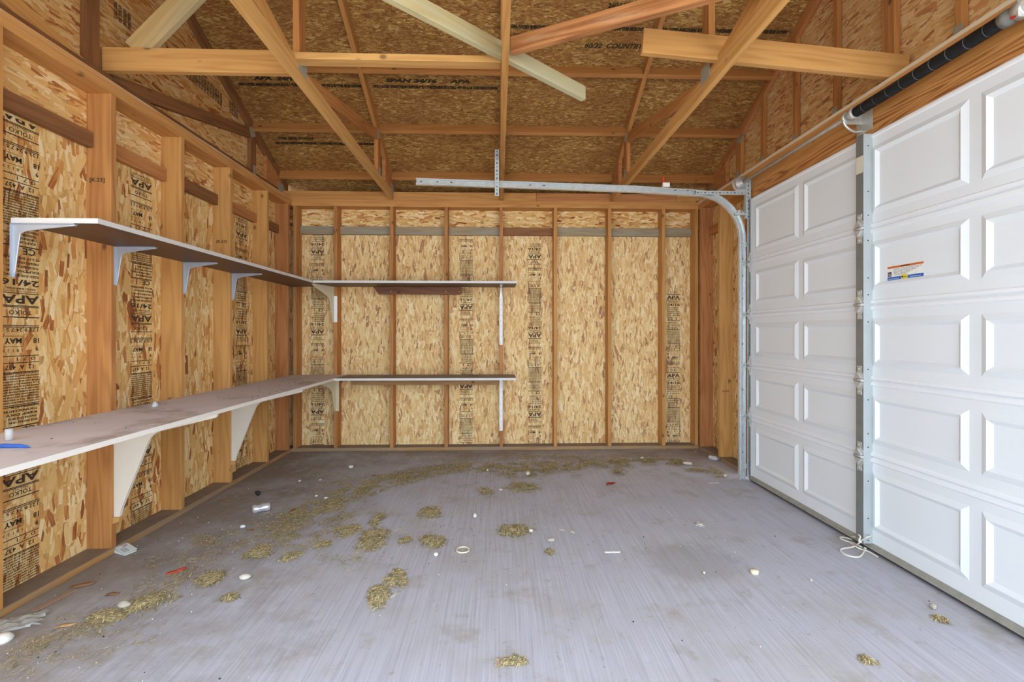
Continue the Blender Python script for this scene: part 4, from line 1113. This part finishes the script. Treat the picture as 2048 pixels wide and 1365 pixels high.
# corner litter at lower left
p = fl(40, 1250); rn = random.Random(12)
bm = bmesh.new(); G = 12; grid = {}
for i in range(G):
    for j in range(G):
        a, b = i/(G-1)-.5, j/(G-1)-.5
        k = 1-(.35*abs(math.sin(i*1.7+j)))*(max(abs(a), abs(b))*2)**3
        grid[i, j] = bm.verts.new((a*.21*k, b*.15*k, .004+.022*abs(math.sin(a*9+b*4)*math.cos(b*11+1))*(1-4*max(a*a, b*b)*.8)+rn.uniform(0, .006)))
for i in range(G-1):
    for j in range(G-1): bm.faces.new((grid[i, j], grid[i+1, j], grid[i+1, j+1], grid[i, j+1]))
tag(bm_obj('plastic_bag', bm, 'bag', None, (p.x-.01, p.y, 0), (0, 0, .5), True), 'crumpled clear plastic bag at the lower left corner of the photo', 'bag')
p = fl(6, 1284); bm = bmesh.new(); lathe(bm, [(.001, 0), (.03, 0), (.034, .012), (.02, .03), (.004, .034)], 18, 'z')
tag(bm_obj('white_disc', bm, 'plastic_white', None, (p.x, p.y, 0)), 'white round disc in front of the clear plastic bag', 'disc')
p = fl(130, 1253); flake(p, [(-.035, -.014), (.02, -.016), (.045, .004), (.0, .014), (-.03, .006)], 'leaf_tan', 'dry_leaf', 'light tan leaf on the floor at lower left', 'leaf', .0015, .012, 5, .4)
p = fl(226, 1190); flake(p, [(-.03, -.012), (.02, -.014), (.03, .004), (.0, .014), (-.03, .006)], 'leaf', 'dry_leaf', 'brown leaf between the pale stone and the wall plate', 'leaf', .0015, .012, 6, .2)
p = fl(165, 1172); flake(p, [(-.05, -.016), (.04, -.018), (.06, .004), (.0, .02), (-.05, .012)], 'leaf', 'dry_leaf', 'large brown leaf lying against the left wall plate', 'leaf', .0015, .012, 7, .3)
p = fl(502, 1062); flake(p, [(-.03, -.010), (.02, -.012), (.03, .004), (.0, .012)], 'leaf', 'dry_leaf', 'orange-brown leaf just before the crushed can', 'leaf', .0015, .012, 8, .1)
p = fl(487, 1056); lump(p, .016, 'paper', 'foil_scrap', 'silvery scrap beside the orange-brown leaf', 'scrap', (1.2, .7, .5), 50, .3)
p = fl(584, 1024); flake(p, [(-.03, -.016), (.02, -.018), (.03, .01), (.0, .02)], 'leaf', 'dry_leaf', 'crinkled rust-brown leaf in the hay right of the crushed can', 'leaf', .0015, .02, 9, .6)
p = fl(450, 1001); flake(p, [(-.05, -.012), (.04, -.012), (.05, .006), (-.04, .01)], 'leaf', 'bark_piece', 'flat brown bark piece beside the left wall plate', 'bark', .003, .006, 10, .2)
p = fl(750, 953); flake(p, [(-.03, -.012), (.03, -.012), (.03, .01), (-.02, .012)], 'print_red', 'pink_scrap', 'faded pink scrap in the hay band', 'scrap', .0015, .02, 12, .2)
a_, b_ = fl(68, 1225), fl(150, 1182)
tag(board('wood_strip', (a_.x, a_.y, .004), (b_.x, b_.y, .004), .03, .006, 'wood_strip', (1, 0, 0)), 'thin greyish wood strip lying parallel to the left wall plate', 'wood strip')
a_, b_ = fl(2, 1209), fl(22, 1213)
for k, (u1, v1, u2, v2, l) in enumerate([(1038, 920, 1052, 919, 'pale straw lying alone before the back wall centre'), (1418, 967, 1438, 967, 'white straw near the foot of the door track'), (1118, 1060, 1130, 1062, 'tiny white straw right of the mossy stone'),
        (782, 1196, 800, 1184, 'straw lying right of the near hay clump'), (790, 1063, 804, 1055, 'straw left of the pair of hay clumps')]):
    a_, b_ = fl(u1, v1, .002), fl(u2, v2, .002); bm = bmesh.new(); tube(bm, [a_, (a_+b_)/2+Vector((0, .003, .001)), b_], .0018, 5)
    tag(bm_obj('straw', bm, 'straw' if k != 1 else 'plastic_white'), l, 'straw')

# hay
def blade(bm, c, L_, w, ang, z0, lift, mi, rn):
    d = Vector((math.cos(ang), math.sin(ang), 0)); n = Vector((-d.y, d.x, 0)); bend = rn.uniform(-.25, .25)*L_
    pts = [c-d*L_/2, c+n*bend*.5, c+d*L_/2+n*bend*.2]
    zz = [z0, z0+lift, z0+lift*rn.uniform(.0, .8)]
    vs = []
    for p, z in zip(pts, zz):
        tilt = rn.uniform(-.4, .4)*w
        vs.append((bm.verts.new((p.x-n.x*w/2, p.y-n.y*w/2, z)), bm.verts.new((p.x+n.x*w/2, p.y+n.y*w/2, z+abs(tilt)))))
    for (a, b), (c_, d_) in zip(vs, vs[1:]):
        bm.faces.new((a, c_, d_, b)).material_index = mi
from mathutils import noise as mn
def patch(x, y): return mn.noise(Vector((x*7, y*9, 3.1)))+.6*mn.noise(Vector((x*17, y*21, 7.7)))
def clump(u, v, ru, rv, n, label, seed, dir_=0, h=.02):
    p = fl(u, v); px = (fl(u+ru, v)-p).length; py = (fl(u, v-rv)-p).length
    rn = random.Random(seed); bm = bmesh.new()
    lobes = [(rn.uniform(-.55, .55), rn.uniform(-.55, .55), rn.uniform(.35, .6)) for _ in range(5)]
    for i in range(int(n*1.4)):
        l = rn.choice(lobes)
        a, b = rn.gauss(l[0], l[2]*.6), rn.gauss(l[1], l[2]*.6)
        r = math.hypot(a, b)
        if r > 1.25: continue
        if patch(p.x+a*px, p.y+b*py) < rn.uniform(-.6, .0): continue
        ca, sa = math.cos(dir_), math.sin(dir_)
        c = Vector((a*px*ca-b*py*sa, a*px*sa+b*py*ca, 0))
        z = .001+h*max(0, 1-r)*rn.random()
        blade(bm, c, rn.uniform(.012, .045), rn.uniform(.0020, .0045), rn.uniform(0, PI), z, rn.uniform(0, .006), rn.choices([0, 1, 2, 3], [4, 5, 2, 1])[0], rn)
    me = bpy.data.meshes.new('hay_clump'); bm.to_mesh(me); bm.free()
    o = link('hay_clump', me, ['hay', 'hay_green', 'hay_tan', 'straw'], None, (p.x, p.y, 0))
    return tag(o, label, 'hay', 'clumps of hay on the floor')
clump(756, 1192, 22, 22, 1100, 'nearest large hay clump on the bare floor, its lower left half', 61, .4)
clump(790, 1158, 20, 18, 800, 'upper right half of the nearest large hay clump', 62, .4)
clump(1032, 1062, 36, 13, 900, 'wide hay clump in the middle of the floor', 63)
clump(863, 1085, 26, 12, 800, 'rounded hay clump left of the beige ring', 64)
clump(811, 1083, 15, 8, 350, 'small hay clump just left of the rounded one', 65)
clump(860, 1025, 26, 12, 700, 'hay clump behind the rounded clump in mid floor', 66)
clump(757, 1043, 14, 14, 450, 'upright hay tuft left of mid floor', 67, 0, .04)
clump(740, 1080, 34, 20, 1100, 'broad hay heap below the upright tuft', 68)
clump(690, 1064, 30, 12, 700, 'thin hay heap left of the upright tuft', 69)
clump(519, 1106, 26, 13, 700, 'hay clump at left with straws sticking out in front', 70)
clump(583, 1115, 18, 9, 350, 'little hay clump right of the straw clump at left', 71)
clump(645, 1092, 12, 8, 280, 'small yellow-green hay tuft at left of centre', 72)
clump(425, 1160, 34, 16, 800, 'hay clump left of the smooth white stone', 73)
clump(455, 1198, 18, 8, 300, 'small flat hay clump below the smooth white stone', 74)
clump(290, 1208, 46, 18, 900, 'long hay clump around the pale tan stone', 75, .4)
clump(215, 1235, 40, 12, 600, 'flat hay clump left below the pale tan stone', 76, .4)
clump(845+120, 984, 24, 10, 350, 'hay wisps with a straw right of the hay band', 77)
clump(1045, 972, 36, 12, 800, 'hay clump hanging below the thick band at centre', 78)
clump(1100, 1105, 8, 6, 130, 'hay bit below the mossy stone', 79)
clump(1025, 1325, 30, 12, 120, 'sparse chaff patch at the bottom of the photo', 80, 0, .004)
clump(1735, 1322, 16, 7, 160, 'small hay patch at lower right near the bottom of the photo', 81, -.5, .008)
clump(1880, 1240, 14, 6, 90, 'thin hay patch by the grey stone at lower right', 82, -.3, .006)
# the band of loose litter: nobody could count it
rn = random.Random(99); bm = bmesh.new()
band = [(560, 1060, 40, 16, 500), (600, 1030, 40, 12, 500), (640, 1015, 40, 12, 700), (690, 990, 40, 12, 900), (740, 975, 40, 10, 900), (790, 960, 40, 9, 900), (840, 948, 40, 8, 900), (880, 940, 36, 8, 800),
        (930, 935, 40, 8, 800), (980, 938, 40, 7, 800), (1020, 935, 40, 7, 800), (1050, 945, 46, 10, 1100), (1090, 935, 44, 9, 1000), (1130, 935, 40, 6, 700), (1170, 927, 40, 6, 700), (1220, 928, 34, 8, 700), (1260, 925, 40, 5, 600), (1310, 922, 40, 4, 600), (1355, 927, 34, 5, 500), (1400, 940, 34, 6, 400), (1440, 950, 20, 6, 200),
        (1235, 945, 12, 8, 150), (1060, 915, 60, 4, 250), (1150, 916, 60, 3, 200), (900, 916, 60, 3, 100), (700, 960, 60, 14, 300), (620, 950, 40, 14, 150), (660, 1040, 60, 20, 400), (600, 1080, 60, 20, 400), (480, 1085, 60, 20, 300), (380, 1130, 60, 20, 250), (420, 1080, 50, 14, 250),
        (340, 1170, 60, 24, 300), (200, 1250, 80, 24, 350), (100, 1290, 60, 20, 300), (60, 1330, 60, 20, 200), (230, 1300, 70, 20, 120), (700, 1120, 80, 20, 160), (900, 1060, 120, 50, 160), (1000, 1160, 200, 80, 80), (1100, 1000, 200, 50, 120), (1100, 1300, 200, 50, 60), (1500, 1200, 250, 90, 60)]
for u, v, ru, rv, n in band:
    p = fl(u, v); px = (fl(u+ru, v)-p).length; py = (fl(u, v-rv)-p).length
    for i in range(int(n*2.6)):
        c = Vector((p.x+rn.gauss(0, .6)*px, p.y+rn.gauss(0, .6)*py, 0))
        if c.y > 5.08 or c.x < -2.23 or c.x > 2.1: continue
        if patch(c.x, c.y) < rn.uniform(-.32, .10): continue
        near = min(1, c.y/3.6)
        if rn.random() > .35+.65*near: continue
        blade(bm, c, rn.uniform(.006, .040)*(.6+.4*near), rn.uniform(.0016, .0046)*near**1.3, rn.uniform(0, PI), .0008+.012*rn.random()**2, rn.uniform(0, .005), rn.choices([0, 1, 2, 3], [4, 6, 3, .7])[0], rn)
me = bpy.data.meshes.new('loose_hay'); bm.to_mesh(me); bm.free()
tag(link('loose_hay', me, ['hay', 'hay_green', 'hay_tan', 'straw']), 'loose hay and chaff strewn in a band across the back of the floor', 'hay', None, 'stuff')
# grit
bm = bmesh.new()
for i in range(420):
    x, y = rn.uniform(-2.2, 2.1), rn.uniform(1.3, 5.05)
    if i % 3 == 0: x = -2.2+abs(rn.gauss(0, .5))
    s = rn.uniform(.0012, .0042)
    lathe(bm, [(s, 0), (s*.9, s*.6), (s*.4, s)], 5, 'z', (min(2.1, x), y, 0), rn.choice([0, 0, 1, 2]))
tag(bm_obj('grit', bm, ['rock_white', 'rock_grey', 'black_rubber']), 'fine pale and dark grit scattered over the whole floor', 'grit', None, 'stuff')

# ------------------------------------------------------------------ light: daylight through the open front of the garage
w = bpy.data.worlds.new('World'); S.world = w; w.use_nodes = True
nt = w.node_tree; bg = nt.nodes['Background']; bg.inputs[0].default_value = (.78, .89, 1.0, 1); bg.inputs[1].default_value = 1.6
sd = bpy.data.lights.new('sun', 'SUN'); sd.energy = 8.0; sd.angle = .01; sd.color = (1, .95, .86)
so = bpy.data.objects.new('sun', sd); C.objects.link(so); so.rotation_euler = (math.radians(-38), math.radians(10), 0)

cam = bpy.data.cameras.new('camera'); co = bpy.data.objects.new('camera', cam); C.objects.link(co)
co.location = (0, 0, CZ); co.rotation_euler = (PI/2, 0, -YAW)
cam.sensor_width = 36; cam.lens = F/2048*36; cam.shift_y = -(682.5-HOR)/2048; cam.clip_start = .02
S.camera = co
S.view_settings.view_transform = 'Standard'; S.view_settings.look = 'None'; S.view_settings.gamma = 1
S.view_settings.exposure = 1.73
S.view_settings.use_curve_mapping = False
